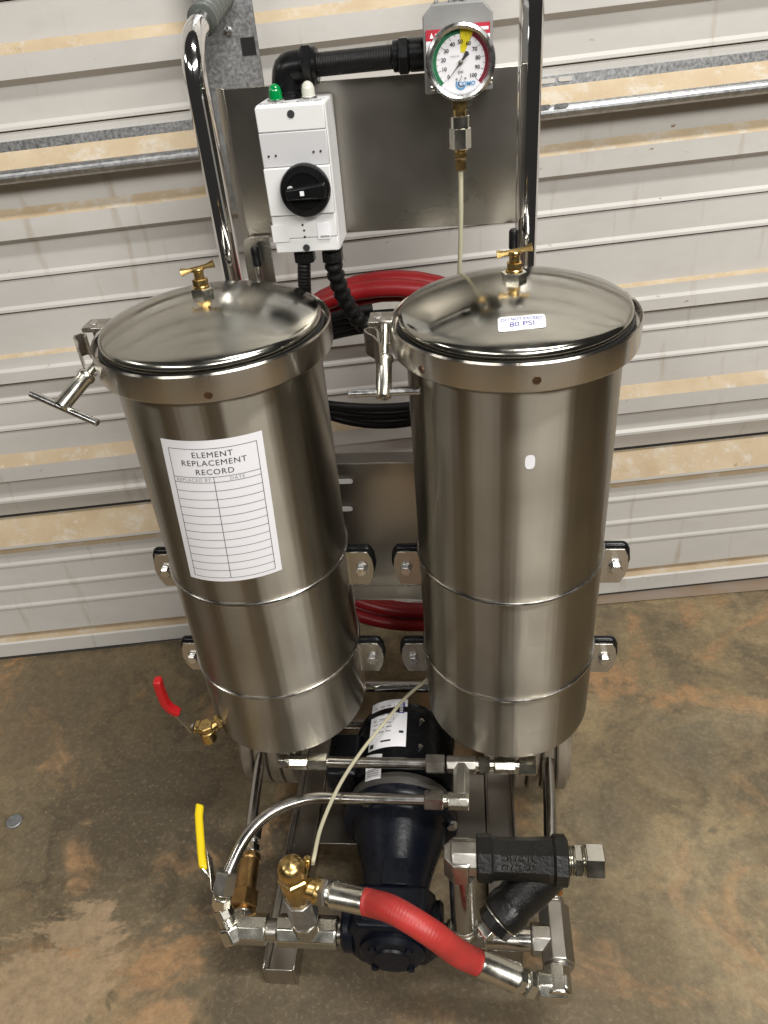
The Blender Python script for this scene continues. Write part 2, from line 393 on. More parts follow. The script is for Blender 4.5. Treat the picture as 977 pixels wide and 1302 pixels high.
# ------------------------------------------------------------------ setting: sheet-steel door
door = empty('roll_up_door', wc); door.rotation_euler = (0, 0, wang)
tag(door, 'white sheet steel roll-up door with dusty ledges behind the cart', 'door')
XL, XR = -2.0, 2.0
def zx(z_, x_): return z_*(1.0175+.0205*x_)      # the curtain hangs a little out of level, more so higher up
def strip(pts, name, mats, segx=1):
    """pts: (z, d, material of the segment below) from the top down; d towards the room"""
    mb = MB(); full = [(pts[0][0], -.022, 0)]+list(pts)+[(pts[-1][0], -.022, 0)]
    for i in range(len(full)-1):
        (z0, d0, mi), (z1, d1, _) = full[i], full[i+1]
        vs = [(XL, -d0, zx(z0, XL)), (XR, -d0, zx(z0, XR)), (XR, -d1, zx(z1, XR)), (XL, -d1, zx(z1, XL))]
        mb.add(vs, [(0, 3, 2, 1)], mi)
    return mb.build(name, mats, door, angle=20)
def lip(z): return [(z+.010, 0, 0), (z+.005, .0026, 0), (z+.001, .0030, 0), (z, .001, 0)]
def slat(top, mid, bottom=None, end=None):
    pts = [(top-.0018, .0, 0)]+mid
    if bottom is not None: pts += lip(bottom)
    if end is not None: pts += [(end, 0, 0)]
    return strip(pts, 'slat', [M['door'], M['dust']])
def hump(z): return [(z, 0, 1), (z-.013, .016, 0), (z-.042, .016, 0), (z-.051, 0, 0)]
z = 1.175
top = 2.6
zz = 1.021+.21*7
while zz > 1.3:
    slat(zz, hump(zz-.21+.106), zz-.21+.05) if False else slat(zz, [(zz-.1, 0, 0)], zz-.104)
    slat(zz-.104, hump(zz-.106), zz-.21)
    zz -= .21
slat(zz, [(zz-.03, 0, 0)], 1.175)
slat(1.175, hump(1.127), 1.021)
slat(1.021, hump(.917), .812)
slat(.812, [], .759)
slat(.759, [(.690, 0, 1), (.684, .007, 0)], None, None) if False else strip([(.7565, 0, 0), (.689, 0, 1), (.684, .008, 0), (.666, .008, 0), (.6625, .016, 0), (.643, .016, 0), (.640, .0, 0)], 'slat', [M['door'], M['dust']])
slat(.638, [], .601)
slat(.601, [], .547)
strip([(.5445, 0, 0), (.500, 0, 1), (.480, .016, 0), (.451, .016, 0), (.446, 0, 0), (.408, 0, 0), (.403, .005, 0), (.398, .005, 0), (.395, .001, 0), (.363, -.010, 0), (.361, -.02, 0)], 'slat', [M['door'], M['dust']])
strip([(.350, -.021, 1), (.3465, -.012, 1), (.307, .012, 1), (.304, .014, 0), (.298, .014, 0), (.295, .001, 1), (.277, .0, 0)]+lip(.245), 'slat', [M['door'], M['dust']])
slat(.245, [], .187)
slat(.187, [], .136)
strip([(.1335, 0, 0), (.064, 0, 1), (.058, -.004, 1), (.054, -.018, 1)], 'slat', [M['door'], M['dust']])
strip([(.0525, -.018, 1), (.0490, .008, 0), (.0465, .012, 0), (.012, .012, 0), (.011, .004, 0)], 'bottom_bar', [M['door'], M['dust']])
strip([(.0105, .006, 0), (.0, .007, 0), (-.01, .006, 0)], 'bottom_seal', [M['seal']])
bk = MB().box((0, .03, 1.3), (4.0, .012, 2.6)); bk.build('backing_sheet', M['seal'], door)
# stiffener: slotted galvanised angle with a dusty shelf and a rolled front edge
rb = MB()
def rail_strip(pts, mi):
    for (z0, d0), (z1, d1) in zip(pts[:-1], pts[1:]):
        rb.add([(XL, -d0, zx(z0, XL)), (XR, -d0, zx(z0, XR)), (XR, -d1, zx(z1, XR)), (XL, -d1, zx(z1, XL))], [(0, 3, 2, 1)], mi)
rail_strip([(1.008, .001), (1.008, .004), (.995, .005)], 0)
rail_strip([(.995, .005), (.9755, .034)], 1)
a0 = [(.966+.0095*math.sin(t), .034+.0095*math.cos(t)) for t in [PI/2-i*PI/10 for i in range(11)]]
rail_strip(a0+[(.957, .001)], 0)
rail = rb.build('stiffener_rail', [M['galv'], M['dust']], door, angle=40)
for k, (px, py) in enumerate(((697, 103), (719, 100), (690, 136), (713, 134))):
    d = fw + RT*((px-PW/2)/F_PX) - UP*((py-PH/2)/F_PX)
    t = ((wc-CAM_POS).dot(wn)-(.006 if k < 2 else .04))/d.dot(wn); q = CAM_POS+d*t
    lx = (q-wc).dot(wu); lz = q.z
    sl = MB()
    pts = [(lx+.0075*sx+.0032*math.cos(a), lz+.0032*math.sin(a)) for sx, aa in ((1, (-90, -45, 0, 45, 90)), (-1, (90, 135, 180, 225, 270))) for a in [math.radians(b) for b in aa]]
    yy = -.0062 if k < 2 else -.0445
    sl.prism(pts, (0, yy, 0), (1, 0, 0), (0, 0, 1), .0006)
    sl.build('slot', M['door'] if k < 2 else M['galv'], door)
# upright galvanised strut fixed to the door beside the cart handle
def wl(px, py, off):
    d = fw + RT*((px-PW/2)/F_PX) - UP*((py-PH/2)/F_PX)
    t = ((wc-CAM_POS).dot(wn)-off)/d.dot(wn); q = CAM_POS+d*t
    return (q-wc).dot(wu), q.z
xl0, _ = wl(268, 120, .05); xr0, _ = wl(337, 112, .05)
sb = MB()
sb.prism([(xl0, .90), (xr0, .90), (xr0, 2.4), (xl0, 2.4)], (0, -.050, 0), (1, 0, 0), (0, 0, 1), -.003)
sb.prism([(xl0, .90), (xl0+.003, .90), (xl0+.003, 2.4), (xl0, 2.4)], (0, -.047, 0), (1, 0, 0), (0, 0, 1), -.045)
strut = sb.build('door_strut', M['galv'], door, bevel=.0008)
hx, hz = wl(316, 59, .052)
hb = MB().box((hx, -.0508, hz), (.019, .001, .021)); hb.build('square_hole', M['wood'], strut)
hx, hz = wl(290, 40, .052)
MB().lathe([(.0, .006), (.005, .005), (.006, .0)], (hx, -.050, hz), (0, -1, 0), 16).build('rivet', M['bolt'], strut)

# ------------------------------------------------------------------ the cart
cart = tag(empty('filtration_cart'), 'wheeled filtration cart with two tall stainless filter housings, pump and chrome handles', 'filter cart')

def hexnut(p, axis, af, ln, mb=None, mi=0, ch=.12, phase=0.0):
    mb = mb or MB(); R = af/math.sqrt(3); c = ch*R
    mb.lathe([(R-c, 0), (R, c*.7), (R, ln-c*.7), (R-c, ln)], p, axis, 6, mi, phase=phase)
    return mb
def octprism(mb, p0, p1, r, mi=0, ch=.12):
    p0, p1 = V(p0), V(p1); ln = (p1-p0).length; c = r*ch; R = r/math.cos(PI/8)
    mb.lathe([(R-c, 0), (R, c), (R, ln-c), (R-c, ln)], p0, p1-p0, 8, mi, phase=.5)
    return mb
def cyl(mb, p0, p1, r, mi=0, seg=20, c=.001):
    p0, p1 = V(p0), V(p1); ln = (p1-p0).length
    mb.lathe([(r-c, 0), (r, c), (r, ln-c), (r-c, ln)], p0, p1-p0, seg, mi); return mb
def thread(mb, p0, p1, r, mi=0, pitch=.0022):
    p0, p1 = V(p0), V(p1); ln = (p1-p0).length; n = max(2, int(ln/pitch)); pr = []
    for i in range(n):
        pr += [(r*.93, ln*i/n), (r, ln*(i+.5)/n)]
    pr.append((r*.93, ln)); mb.lathe(pr, p0, p1-p0, 20, mi); return mb

# ---- frame tubes, handles, grips
TX, TY = .196, .200
for sx, zb_ in ((-1, 1.083), (1, 1.135)):
    path = [(sx*TX, TY, .06), (sx*TX, TY, .5), (sx*TX, TY, zb_)]
    arc = [(sx*TX, TY+.050*(1-math.cos(a)), zb_+.055*math.sin(a)) for a in [math.radians(b) for b in range(10, 81, 10)]]
    end = [(sx*TX*.985, TY+.078, zb_+.066), (sx*TX*.95, TY+.155, zb_+.088)]
    t = MB().tube(path+arc+end, .0138, 24).build('frame_tube', M['chrome'], cart)
    g0, g1 = V(end[0])+V((0, -.018, -.004)), V(end[1])
    d = (g1-g0).normalized(); pr = [(.0150, 0), (.0185, .002), (.0185, .006), (.0165, .008)]
    for k in range(6): pr += [(.0165, .010+k*.014), (.0178, .013+k*.014), (.0178, .018+k*.014), (.0165, .021+k*.014)]
    pr += [(.0165, .096), (.012, .100)]
    MB().lathe(pr, g0, d, 28).build('hand_grip', M['grip'], t)
for (y, z, r) in ((.06, P(490, 873, 'y', .06).z, .0095), (TY, .36, .012)):
    mb = MB(); cyl(mb, (-TX, y, z), (TX, y, z), r); mb.build('cross_bar', M['chrome'], cart)

# ---- upper back panel and tabs
bp_ = MB()
a, b_ = P(287, 117, 'y', .172), P(656, 82, 'y', .172)
bl, br = P(301, 306, 'y', .172), P(657, 281, 'y', .172)
zt, zb = (a.z+b_.z)/2+.001, (bl.z+br.z)/2
x0, x1 = -.157, .181
bp_.prism([(x0, zb), (x1, zb), (x1, zt), (x0, zt)], (0, .172, 0), (1, 0, 0), (0, 0, 1), -.002)
bp_.prism([(0, zb), (.028, zb), (.028, zt), (0, zt)], (x0-.001, .1735, 0), V((-.55, .83, 0)).normalized(), (0, 0, 1), .002)
bp_.prism([(0, zb), (.02, zb), (.02, zt), (0, zt)], (x1+.001, .1735, 0), V((.2, .98, 0)).normalized(), (0, 0, 1), .002)
panel = bp_.build('back_panel', M['sheet'], cart, bevel=.0006)
for (cx_, w_) in ((-.147, .036),):
    tb = MB(); h = .14; r = .012
    tb.prism([(-w_/2, -h), (w_/2, -h), (w_/2, .0), (-w_/2+r, 0.0), (-w_/2+.003, -.004), (-w_/2, -r)], (cx_, .166, zb+.004), (1, 0, 0), (0, 0, 1), .003)
    tab = tb.build('hanger_tab', M['sheet'], cart, bevel=.0006)
for (px, py0, py1) in ((328, 313, 338), (653, 291, 316)):
    q0, q1 = P(px, py1, 'y', .150), P(px, py0, 'y', .150)
    rod = MB(); cyl(rod, (q0.x, .150, q0.z-.10), (q0.x, .150, q0.z+.002), .0042)
    ro = rod.build('hanger_rod', M['tube'], cart)
    MB().lathe([(.0050, 0), (.0058, .001), (.0058, q1.z-q0.z-.003), (.004, q1.z-q0.z)], (q0.x, .150, q0.z), seg=18).build('rod_cap', M['plastic_black'], ro)

# ---- lower mounting plate between the housings
lp = MB(); zt2, zb2 = P(480, 590, 'y', .14).z, P(490, 745, 'y', .14).z
lp.prism([(-.21, zb2), (.21, zb2), (.21, zt2), (-.21, zt2)], (0, .14, 0), (1, 0, 0), (0, 0, 1), -.003)
lp.box((0, .1555, zt2+.0005), (.42, .031, .003)); lp.box((0, .124, zb2-.0012), (.42, .033, .003))
plate = lp.build('mounting_plate', M['sheet'], cart, bevel=.0008)
for py in (612, 647):
    q0, q1 = P(430, py, 'y', .1365), P(449, py, 'y', .1365)
    so = MB(); r = .0042
    pts = [(q1.x-r+r*math.cos(t), r*math.sin(t)) for t in [math.radians(d_) for d_ in range(-90, 91, 30)]]+[(q0.x-.04, r), (q0.x-.04, -r)]
    so.prism(pts, (0, .1362, q0.z), (1, 0, 0), (0, 0, 1), .0006); so.build('slot', M['door'], plate)

# ---- base: rails, plate, wheels, axle
for sx in (-1, 1):
    r = MB(); x = sx*.160; y0, y1 = (-.325 if sx < 0 else -.285), .215; wdt, h, t = .046, .046, .003
    for s2 in (-1, 1): r.box((x+s2*(wdt/2-t/2), (y0+y1)/2, h/2), (t, y1-y0, h-.0002))
    r.box((x, (y0+y1)/2, .018), (wdt-2*t-.001, y1-y0-.002, t)); r.box((x, y0+.0015, h/2-.001), (wdt-2*t-.0005, t, h-.006))
    r.build('base_rail', M['sheet'], cart, bevel=.0007)
MB().box((.0, -.065, .0425), (.270, .135, .004)).build('base_plate', M['sheet'], cart, bevel=.0006)
ax = MB(); cyl(ax, (-.285, .06, .1), (.285, .06, .1), .0095); ax.build('axle', M['tube'], cart)
WR = .1
for sx in (-1, 1):
    xi = .178; pr = [(.012, 0), (.060, 0), (.066, .008), (.085, .004)]
    for k in range(4):
        o0 = .004+k*.0225
        pr += [(.088, o0), (.0975, o0+.0005), (WR, o0+.003), (WR, o0+.0155), (.0975, o0+.0180), (.088, o0+.0185)]
    pr += [(.085, .095), (.066, .086), (.060, .095), (.012, .095)]
    wh = MB().lathe(pr, (sx*xi, .06, .1), (sx, 0, 0), 56).build('wheel', M['tyre'], cart)
    MB().lathe([(.011, 0), (.058, 0), (.052, .005), (.02, .003), (.018, .012), (.011, .012)], (sx*(xi+.0935), .06, .1), (sx, 0, 0), 32).build('hub', M['galv'], wh)

# ---- filter housings
R = .12
ZB, ZT = .25, .836
zs1, zs2 = P(655, 770, 'y', -.1225).z, P(655, 893, 'y', -.1225).z
zg1, zg2 = P(655, 822, 'y', -.1205).z, P(655, 948, 'y', -.1205).z
def boltmesh():
    mb = hexnut((0, 0, 0), (0, -1, 0), .0145, .0065, ch=.16)
    mb.lathe([(.0092, .0), (.0096, .0008), (.0096, .0014)], (0, .0016, 0), (0, -1, 0), 20)
    return mb
bolt0 = None
def vent_valve(parent, p, ang):
    b = MB()
    hexnut(p, (0, 0, 1), .0235, .010, b, 0, phase=.3)
    cyl(b, p+V((0, 0, .0095)), p+V((0, 0, .0125)), .0092, 1)
    hexnut(p+V((0, 0, .0125)), (0, 0, 1), .0150, .007, b, 1)
    cyl(b, p+V((0, 0, .0195)), p+V((0, 0, .0275)), .0056, 1)
    cyl(b, p+V((0, 0, .0268)), p+V((0, 0, .0310)), .0070, 1)
    dx = V((math.cos(ang), math.sin(ang), .10))
    c = p+V((0, 0, .0300))
    b.tube([c-dx*.0185, c-dx*.010, c+dx*.010+V((0, 0, .001)), c+dx*.0185+V((0, 0, .002))], .003, 10, 1, rfun=lambda i: (.0045, .0026, .0026, .0045)[i])
    return b.build('vent_valve', [M['zinc'], M['brass']], parent)

housings = []
for idx, cx in enumerate((-.170, .170)):
    pr = [(.0, ZB+.004), (.108, ZB), (.1175, ZB+.0008), (.1193, ZB+.0018), (R, ZB+.004), (R, ZB+.007)]
    pr += [(R, .60), (R, ZT)]
    b = MB().lathe(pr, (cx, 0, 0), seg=128, cap0=False, cap1=False)
    h = b.build('filter_housing', M['can'], cart, angle=25)
    tag(h, 'stainless filter housing with the paper record sheet on it' if idx == 0 else 'stainless filter housing with the pressure warning sticker on its lid')
    housings.append(h)
    # clamp ring and flange
    cr = MB().lathe([(R+.0008, .8305), (.1338, .8305), (.1352, .8320), (.1358, .8345), (.1358, .860), (.1346, .8622), (.1332, .8605), (.1328, .852), (.124, .850), (R+.0008, .850)], (cx, 0, 0), seg=128, cap0=False, cap1=False)
    cr.build('clamp_band', M['band'], h, angle=22)
    MB().lathe([(.121, .8505), (.1280, .8505), (.1290, .854), (.1280, .8575), (.121, .8575)], (cx, 0, 0), seg=96, cap0=False, cap1=False).build('gasket', M['gasket'], h)
    pr = [(.121, .8575), (.1250, .8582), (.1258, .8595), (.1266, .8635), (.1264, .8660), (.1250, .8690), (.1228, .8710), (.1208, .8722)]
    for i in range(1, 15):
        t = i/14; r = .1208*(1-t); pr.append((r if i < 14 else 0.0, .8722+.0255*(1-(r/.1208)**2)))
    lid = MB().lathe(pr, (cx, 0, 0), seg=128, cap0=False, cap1=False).build('lid', M['lid'], h, angle=60)
    vent_valve(h, V((cx+(-.004 if idx == 0 else 0), .004, .8955)), math.radians(12 if idx == 0 else 2))
    # weld dimples on the band
    for px, py in (((265, 503),) if idx == 0 else ((683, 484), (536, 470))):
        th_, z_ = Pcyl(px, py, cx, .1360)
        d = V((math.cos(th_), math.sin(th_), 0))
        MB().lathe([(.0045, 0), (.0042, .0006), (.0028, .0002), (0, .0002)], V((cx, 0, z_))+d*.1357, d, 16).build('weld_spot', M['weld'], h)
    # band clamp: lugs, swing bolt, tee handle
    pts = dict(lug=(122, 428, .862), pin=(116, 470, .848), t1=(79, 517), b0=(40, 501), b1=(124, 537)) if idx == 0 else dict(lug=(492, 408, .862), pin=(489, 444, .848), t1=(488, 506), b0=(444, 500), b1=(534, 497))
    ld = V((-1, .02, 0)).normalized() if idx == 0 else V((-1, -.12, 0)).normalized()
    td = V((-ld.y, ld.x, 0))*-1
    base = V((cx, 0, .847))+ld*.135
    if True:
        lb = MB()
        # upper fork (behind) and open hook (front) of the band
        lb.box(base+ld*.012+V((0, .020, .0125)), (.028, .030, .006)); lb.box(base+ld*.012+V((0, .020, -.0125)), (.028, .030, .006))
        lb.box(base+ld*.000+V((0, .020, .0)), (.006, .0295, .0185))
        lb.build('hinge_lug', M['band'], h, bevel=.0012)
        MB().lathe([(.0, -.0175), (.0046, -.0165), (.0046, .0162), (.0, .0168)], base+ld*.016+V((0, .020, .0)), (0, 0, 1), 16).build('hinge_pin', M['bolt'], h)
        hk = MB(); o = base+ld*.012+V((0, -.014, 0))
        path2 = [(.004, -.034), (-.004, -.016), (-.013, -.004), (-.016, .004), (-.011, .010), (-.004, .007), (-.001, -.002)]
        th2 = .0022
        for (xa, ya), (xb, yb) in zip(path2[:-1], path2[1:]):
            dd = V((xb-xa, yb-ya, 0)); nn = V((-dd.y, dd.x, 0)).normalized()*th2/2
            A, B = o+V((xa, ya, 0)), o+V((xb, yb, 0))
            vs = []
            for zz_ in (-.013, .013):
                vs += [A-nn+V((0, 0, zz_)), A+nn+V((0, 0, zz_)), B+nn+V((0, 0, zz_)), B-nn+V((0, 0, zz_))]
            hk.add(vs, [(0, 3, 2, 1), (4, 5, 6, 7), (0, 1, 5, 4), (1, 2, 6, 5), (2, 3, 7, 6), (3, 0, 4, 7)])
        hk.build('band_hook', M['band'], h)
        # swing bolt comes out of the hook and carries a long nut with a tee bar
        S0 = P(*pts['pin'][:2], 'z', .850)
        if idx == 0:
            S0 = P(117, 470, 'z', .842)
            S1 = P(81, 513, 'y', S0.y-.035)
            B0, B1 = P(39, 500, 'y', S1.y+.012), P(125, 538, 'y', S1.y-.012)
        else:
            S0 = P(489, 446, 'z', .840); S1 = P(488, 500, 'y', S0.y-.035)
            B0, B1 = P(443, 501, 'y', S1.y), P(535, 497, 'y', S1.y)
        ax_ = (S1-S0).normalized()
        n_ = MB(); cyl(n_, S0-ax_*.03, S0+ax_*.012, .0045); n_.lathe([(.0090, .006), (.0100, .008), (.0100, .012), (.0086, .014), (.0086, (S1-S0).length+.004), (.0070, (S1-S0).length+.006), (.0055, (S1-S0).length+.004), (.0055, (S1-S0).length-.004), (0, (S1-S0).length-.004)], S0, ax_, 24, cap0=True)
        n_.build('clamp_nut', M['zinc'], h)
        tb = MB(); cyl(tb, B0, B1, .0042); tb.build('tee_bar', M['bolt'], h)
    # mounting straps with ears, rubber pads and bolts
    for zs in (zs1, zs2):
        st = MB().lathe([(R+.0001, zg1-zs1+zs), (R+.0004, zg1-zs1+zs), (R+.0004, zs-.006), (R+.0004, zs-.002), (R+.0001, zs-.001)], (cx, 0, 0), seg=128, cap0=False, cap1=False)
        sto = st.build('strap', M['can'], h, angle=40)
        MB().torus((cx, 0, zs+.0008), (0, 0, 1), R+.0008, .0024, 128, 10).build('strap_bead', M['tube'], h)
        for sx in (-1, 1):
            ez = (P(460, 720, 'y', -.004).z if zs is zs1 else P(470, 833, 'y', -.004).z)-.002
            xo = R+.0005
            e = MB(); hh = .0285
            pts_ = [(xo-.004, -hh), (xo+.027, -hh), (xo+.033, -hh*.55), (xo+.036, 0), (xo+.034, hh*.6), (xo+.029, hh), (xo-.004, hh)]
            if sx < 0: pts_ = [(-a_, c_) for a_, c_ in pts_][::-1]
            e.prism(pts_, (cx, -.004, ez), (1, 0, 0), (0, 0, 1), .003)
            e.build('strap_ear', M['band'], h, bevel=.0006)
            pd = MB(); pts2 = [(a_*1.0+(.003*sx if abs(a_) > R+.02 else 0), c_*1.0) for a_, c_ in pts_]
            pd.prism(pts2, (cx, -.0035, ez+.006), (1, 0, 0), (0, 0, 1), -.012); pd.build('rubber_pad', M['blackgloss'], h, bevel=.006, seg=4)
            bl_ = V((cx+sx*(xo+.019), -.0088, ez))
            if bolt0 is None:
                bolt0 = boltmesh().build('bolt', M['bolt'], h, loc=bl_)
            else: inst(bolt0, bl_, h)

# ---- record sheet on the left housing
cx = -.170; Rl = R+.0005
c4 = [Pcyl(px, py, cx, Rl) for px, py in ((204, 557), (333, 547), (359, 724), (243, 733))]
def lab(u, v, off=0.0):
    # u 0..1 across, v 0..1 down
    a = c4[0][0]*(1-u)*(1-v)+c4[1][0]*u*(1-v)+c4[2][0]*u*v+c4[3][0]*(1-u)*v
    z_ = c4[0][1]*(1-u)*(1-v)+c4[1][1]*u*(1-v)+c4[2][1]*u*v+c4[3][1]*(1-u)*v
    return V((cx+(Rl+off)*math.cos(a), (Rl+off)*math.sin(a), z_))
lbm = MB(); put_rect(lbm, 0, 0, 1, 1, lambda u, v: lab(u, v), 0, 24, 8)
ASP = (c4[0][1]-c4[3][1])/(abs(c4[1][0]-c4[0][0])*Rl)   # height / width
T = lambda u, v: lab(u, v, .0003)
lw = .0055
def hl(v_, u0=.075, u1=.935): put_rect(lbm, u0, v_-lw/ASP/2, u1, v_+lw/ASP/2, T, 1, 18)
def vl(u_, v0, v1): put_rect(lbm, u_-lw/2, v0, u_+lw/2, v1, T, 1, 1, 8)
hl(.052); hl(.970); vl(.075, .052, .970); vl(.935, .052, .970); hl(.236); hl(.272); vl(.487, .236, .970)
for k in range(1, 12): hl(.272+(.970-.272)*k/12)
def ltext(body, size, u_, v_, mi, **kw):
    vs, fs = text2d(body, size, **kw)
    lbm.add([T(u_+x, v_-y/ASP) for x, y in vs], fs, mi)
ltext('ELEMENT', .088, .505, .092, 1, space=1.12); ltext('REPLACEMENT', .088, .505, .145, 1, space=1.12); ltext('RECORD', .088, .505, .203, 1, space=1.12)
ltext('REPLACED BY', .054, .28, .255, 2, space=1.1); ltext('DATE', .054, .71, .255, 2, space=1.1)
lo = lbm.build('record_sheet', [M['paper'], M['ink'], M['inkgrey']], housings[0]); tag(lo, 'white paper sheet headed element replacement record')

# ---- warning sticker on the right lid
def lidz(x, y):
    r = math.hypot(x-.170, y); return .8722+.0255*(1-(r/.1208)**2)
def lidp(px, py):
    q = P(px, py, 'z', .885)
    for _ in range(6): q = P(px, py, 'z', lidz(q.x, q.y))
    return q
k4 = [lidp(*q) for q in ((633, 405), (693, 400), (695, 415), (634, 420))]
def stk(u, v, off=.0004):
    q = k4[0]*(1-u)*(1-v)+k4[1]*u*(1-v)+k4[2]*u*v+k4[3]*(1-u)*v
    return V((q.x, q.y, lidz(q.x, q.y)+off))
sm_ = MB(); rr_ = .06
ring = []
W_ = (k4[1]-k4[0]).length; H_ = (k4[3]-k4[0]).length
for (uu, vv, a0_) in ((1, 0, -90), (1, 1, 0), (0, 1, 90), (0, 0, 180)):
    for da in range(0, 91, 18):
        a_ = math.radians(a0_+da); r_ = .0035
        ring.append(((uu*W_+(-r_ if uu else r_)+r_*math.cos(a_))/W_, (vv*H_+(-r_ if vv else r_)+r_*math.sin(a_))/H_))
cu_ = [(u_, v_) for u_, v_ in ring]
for kk in range(8):
    f0, f1_ = kk/8, (kk+1)/8
    for i in range(len(ring)):
        j = (i+1) % len(ring)
        def lerp(q_, f_): return stk(.5+(q_[0]-.5)*f_, .5+(q_[1]-.5)*f_, .0006)
        sm_.add([lerp(ring[i], f0), lerp(ring[i], f1_), lerp(ring[j], f1_), lerp(ring[j], f0)] if kk else [lerp(ring[i], 0), lerp(ring[i], f1_), lerp(ring[j], f1_)], [(0, 1, 2, 3)] if kk else [(0, 1, 2)], 0)
def st_text(body, size, u_, v_):
    vs, fs = text2d(body, .01)
    xs = [q_[0] for q_ in vs]; ys_ = [q_[1] for q_ in vs]; xm, ym2 = (min(xs)+max(xs))/2, (min(ys_)+max(ys_))/2
    kx, ky = size[0]/(max(xs)-min(xs)), size[1]/(max(ys_)-min(ys_))
    sm_.add([stk(u_+(x-xm)*kx, v_-(y-ym2)*ky, .0010) for x, y in vs], fs, 1)
st_text('DO NOT EXCEED', (.86, .21), .5, .28); st_text('80 PSI', (.52, .32), .5, .64)
tag(sm_.build('warning_sticker', [M['paper'], M['inkblue']], housings[1], angle=60), 'small white sticker reading do not exceed 80 PSI')
# ---- added white oval dab on the right housing, in place of a stray mark
cx = .170; cs = [Pcyl(px, py, cx, Rl) for px, py in ((668, 579), (681, 579), (681, 596), (668, 596))]
bs = MB(); ca = (cs[0][0]+cs[1][0])/2; cz = (cs[0][1]+cs[2][1])/2; wa = abs(cs[1][0]-cs[0][0])/2; hz = abs(cs[0][1]-cs[2][1])/2
vs = [V((cx+Rl*math.cos(ca), Rl*math.sin(ca), cz))]
for k in range(24):
    t = 2*PI*k/24; ct, sn = math.cos(t), math.sin(t)
    a_ = ca+wa*math.copysign(abs(ct)**.7, ct); vs.append(V((cx+Rl*math.cos(a_), Rl*math.sin(a_), cz+hz*math.copysign(abs(sn)**.7, sn))))
bs.add(vs, [(0, 1+k, 1+(k+1) % 24) for k in range(24)]); bs.build('white_dab', M['paper'], housings[1])

# ---- drain valve on the left housing
q = P(262, 928, 'y', -.02); dv = MB()
d0 = V((-.284, -.03, q.z)); cyl(dv, (-.280, -.025, q.z), (-.296, -.03, q.z), .009)
c = P(263, 928, 'y', -.095)
dv = MB(); dcan = (V((c.x, c.y, 0))-V((-.170, 0, 0))).normalized(); w0 = V((-.170, 0, c.z+.002))+dcan*.117; cyl(dv, w0, c+V((.004, 0, .002)), .0080); hexnut(w0+dcan*.004, dcan, .020, .008, dv); hexnut(c+V((0, 0, .012)), (0, 0, -1), .021, .012, dv); dv.lathe([(.0095, 0), (.0115, .002), (.0115, .019), (.0085, .019), (.0085, .004), (0, .004)], c, (.1, -.12, -1), 24)
cyl(dv, c+V((.004, 0, .004)), c+V((-.016, -.002, .006)), .0085); hexnut(c+V((-.008, 0, .005)), (-1, -.1, .05), .019, .006, dv)
dvo = dv.build('drain_valve', M['brass'], cart)
h0 = c+V((-.018, -.002, .0055))
def pat(px, py, y): return P(px, py, 'y', y)
hp = [h0, pat(229, 906, h0.y), pat(221, 901, h0.y)]
MB().prism([(-.003, -.006), (.004, -.006), (.004, .006), (-.003, .006)], h0, (0, 1, 0), (0, 0, 1), -.004).build('stem_nut', M['bolt'], dvo)
hb = MB()
def flatbar(mb, pts, wdt, thk, side, mi=0):
    pts = [V(q_) for q_ in pts]; sd = V(side).normalized(); vs = []; fs = []
    for i, q_ in enumerate(pts):
        t = (pts[min(i+1, len(pts)-1)]-pts[max(i-1, 0)]).normalized(); nn = t.cross(sd).normalized()
        vs += [q_-sd*wdt/2-nn*thk/2, q_+sd*wdt/2-nn*thk/2, q_+sd*wdt/2+nn*thk/2, q_-sd*wdt/2+nn*thk/2]
    for i in range(len(pts)-1):
        for k in range(4): fs.append((i*4+k, i*4+(k+1) % 4, i*4+4+(k+1) % 4, i*4+4+k))
    fs += [(3, 2, 1, 0), tuple(len(pts)*4-4+k for k in range(4))]
    mb.add(vs, fs, mi)
flatbar(hb, [h0+V((-.001, 0, -.002)), pat(224, 905, h0.y)], .014, .003, (0, 1, .2)); hb.build('lever', M['zincdull'], dvo, bevel=.0005)
hg = MB(); flatbar(hg, [pat(228, 907, h0.y), pat(216, 900, h0.y), pat(210, 893, h0.y), pat(204, 878, h0.y), pat(200, 864, h0.y)], .014, .0115, (0, 1, .2))
hg.build('lever_sleeve', M['redgrip'], dvo, bevel=.003, seg=3)

# ---- control box
FY = .100
x0b, x1b, z0b, z1b = -.1075, -.0295, .908, 1.0675
cb = MB(); BY = .168
cb.prism([(x0b, z0b), (x1b, z0b), (x1b, z1b), (x0b, z1b)], (0, FY+.006, 0), (1, 0, 0), (0, 0, 1), -(BY-FY-.006))
box = cb.build('control_box', M['whiteplast'], cart, bevel=.003, seg=3)
tag(box, 'white switch box with a round black rotary knob')
cv = MB(); e_ = .002
# front cover: top and bottom lips, grey upper field, raised knob field
fz = [z0b+.0015, z0b+.018, z0b+.045, z0b+.097, z0b+.133, z1b-.0015]
def fp(za, zb_, dep, m_, name, inset=.0, bev=.0012):
    f = MB().prism([(x0b+.001+inset, za), (x1b-.001-inset, za), (x1b-.001-inset, zb_), (x0b+.001+inset, zb_)], (0, FY+.0065, 0), (1, 0, 0), (0, 0, 1), dep)
    return f.build(name, m_, box, bevel=bev)
fp(fz[0], fz[1]-.0004, .0055, M['whiteplast'], 'cover_lip'); fp(fz[1], fz[2]-.0005, .0065, M['whiteplast'], 'cover_field')
fp(fz[2], fz[3]-.0004, .0095, M['whiteplast'], 'cover_field'); fp(fz[3], fz[4]-.0004, .0065, M['greyplast'], 'cover_field'); fp(fz[4], fz[5], .0065, M['whiteplast'], 'cover_lip')
kc = P(388, 243, 'y', FY-.012); yk = FY-.003
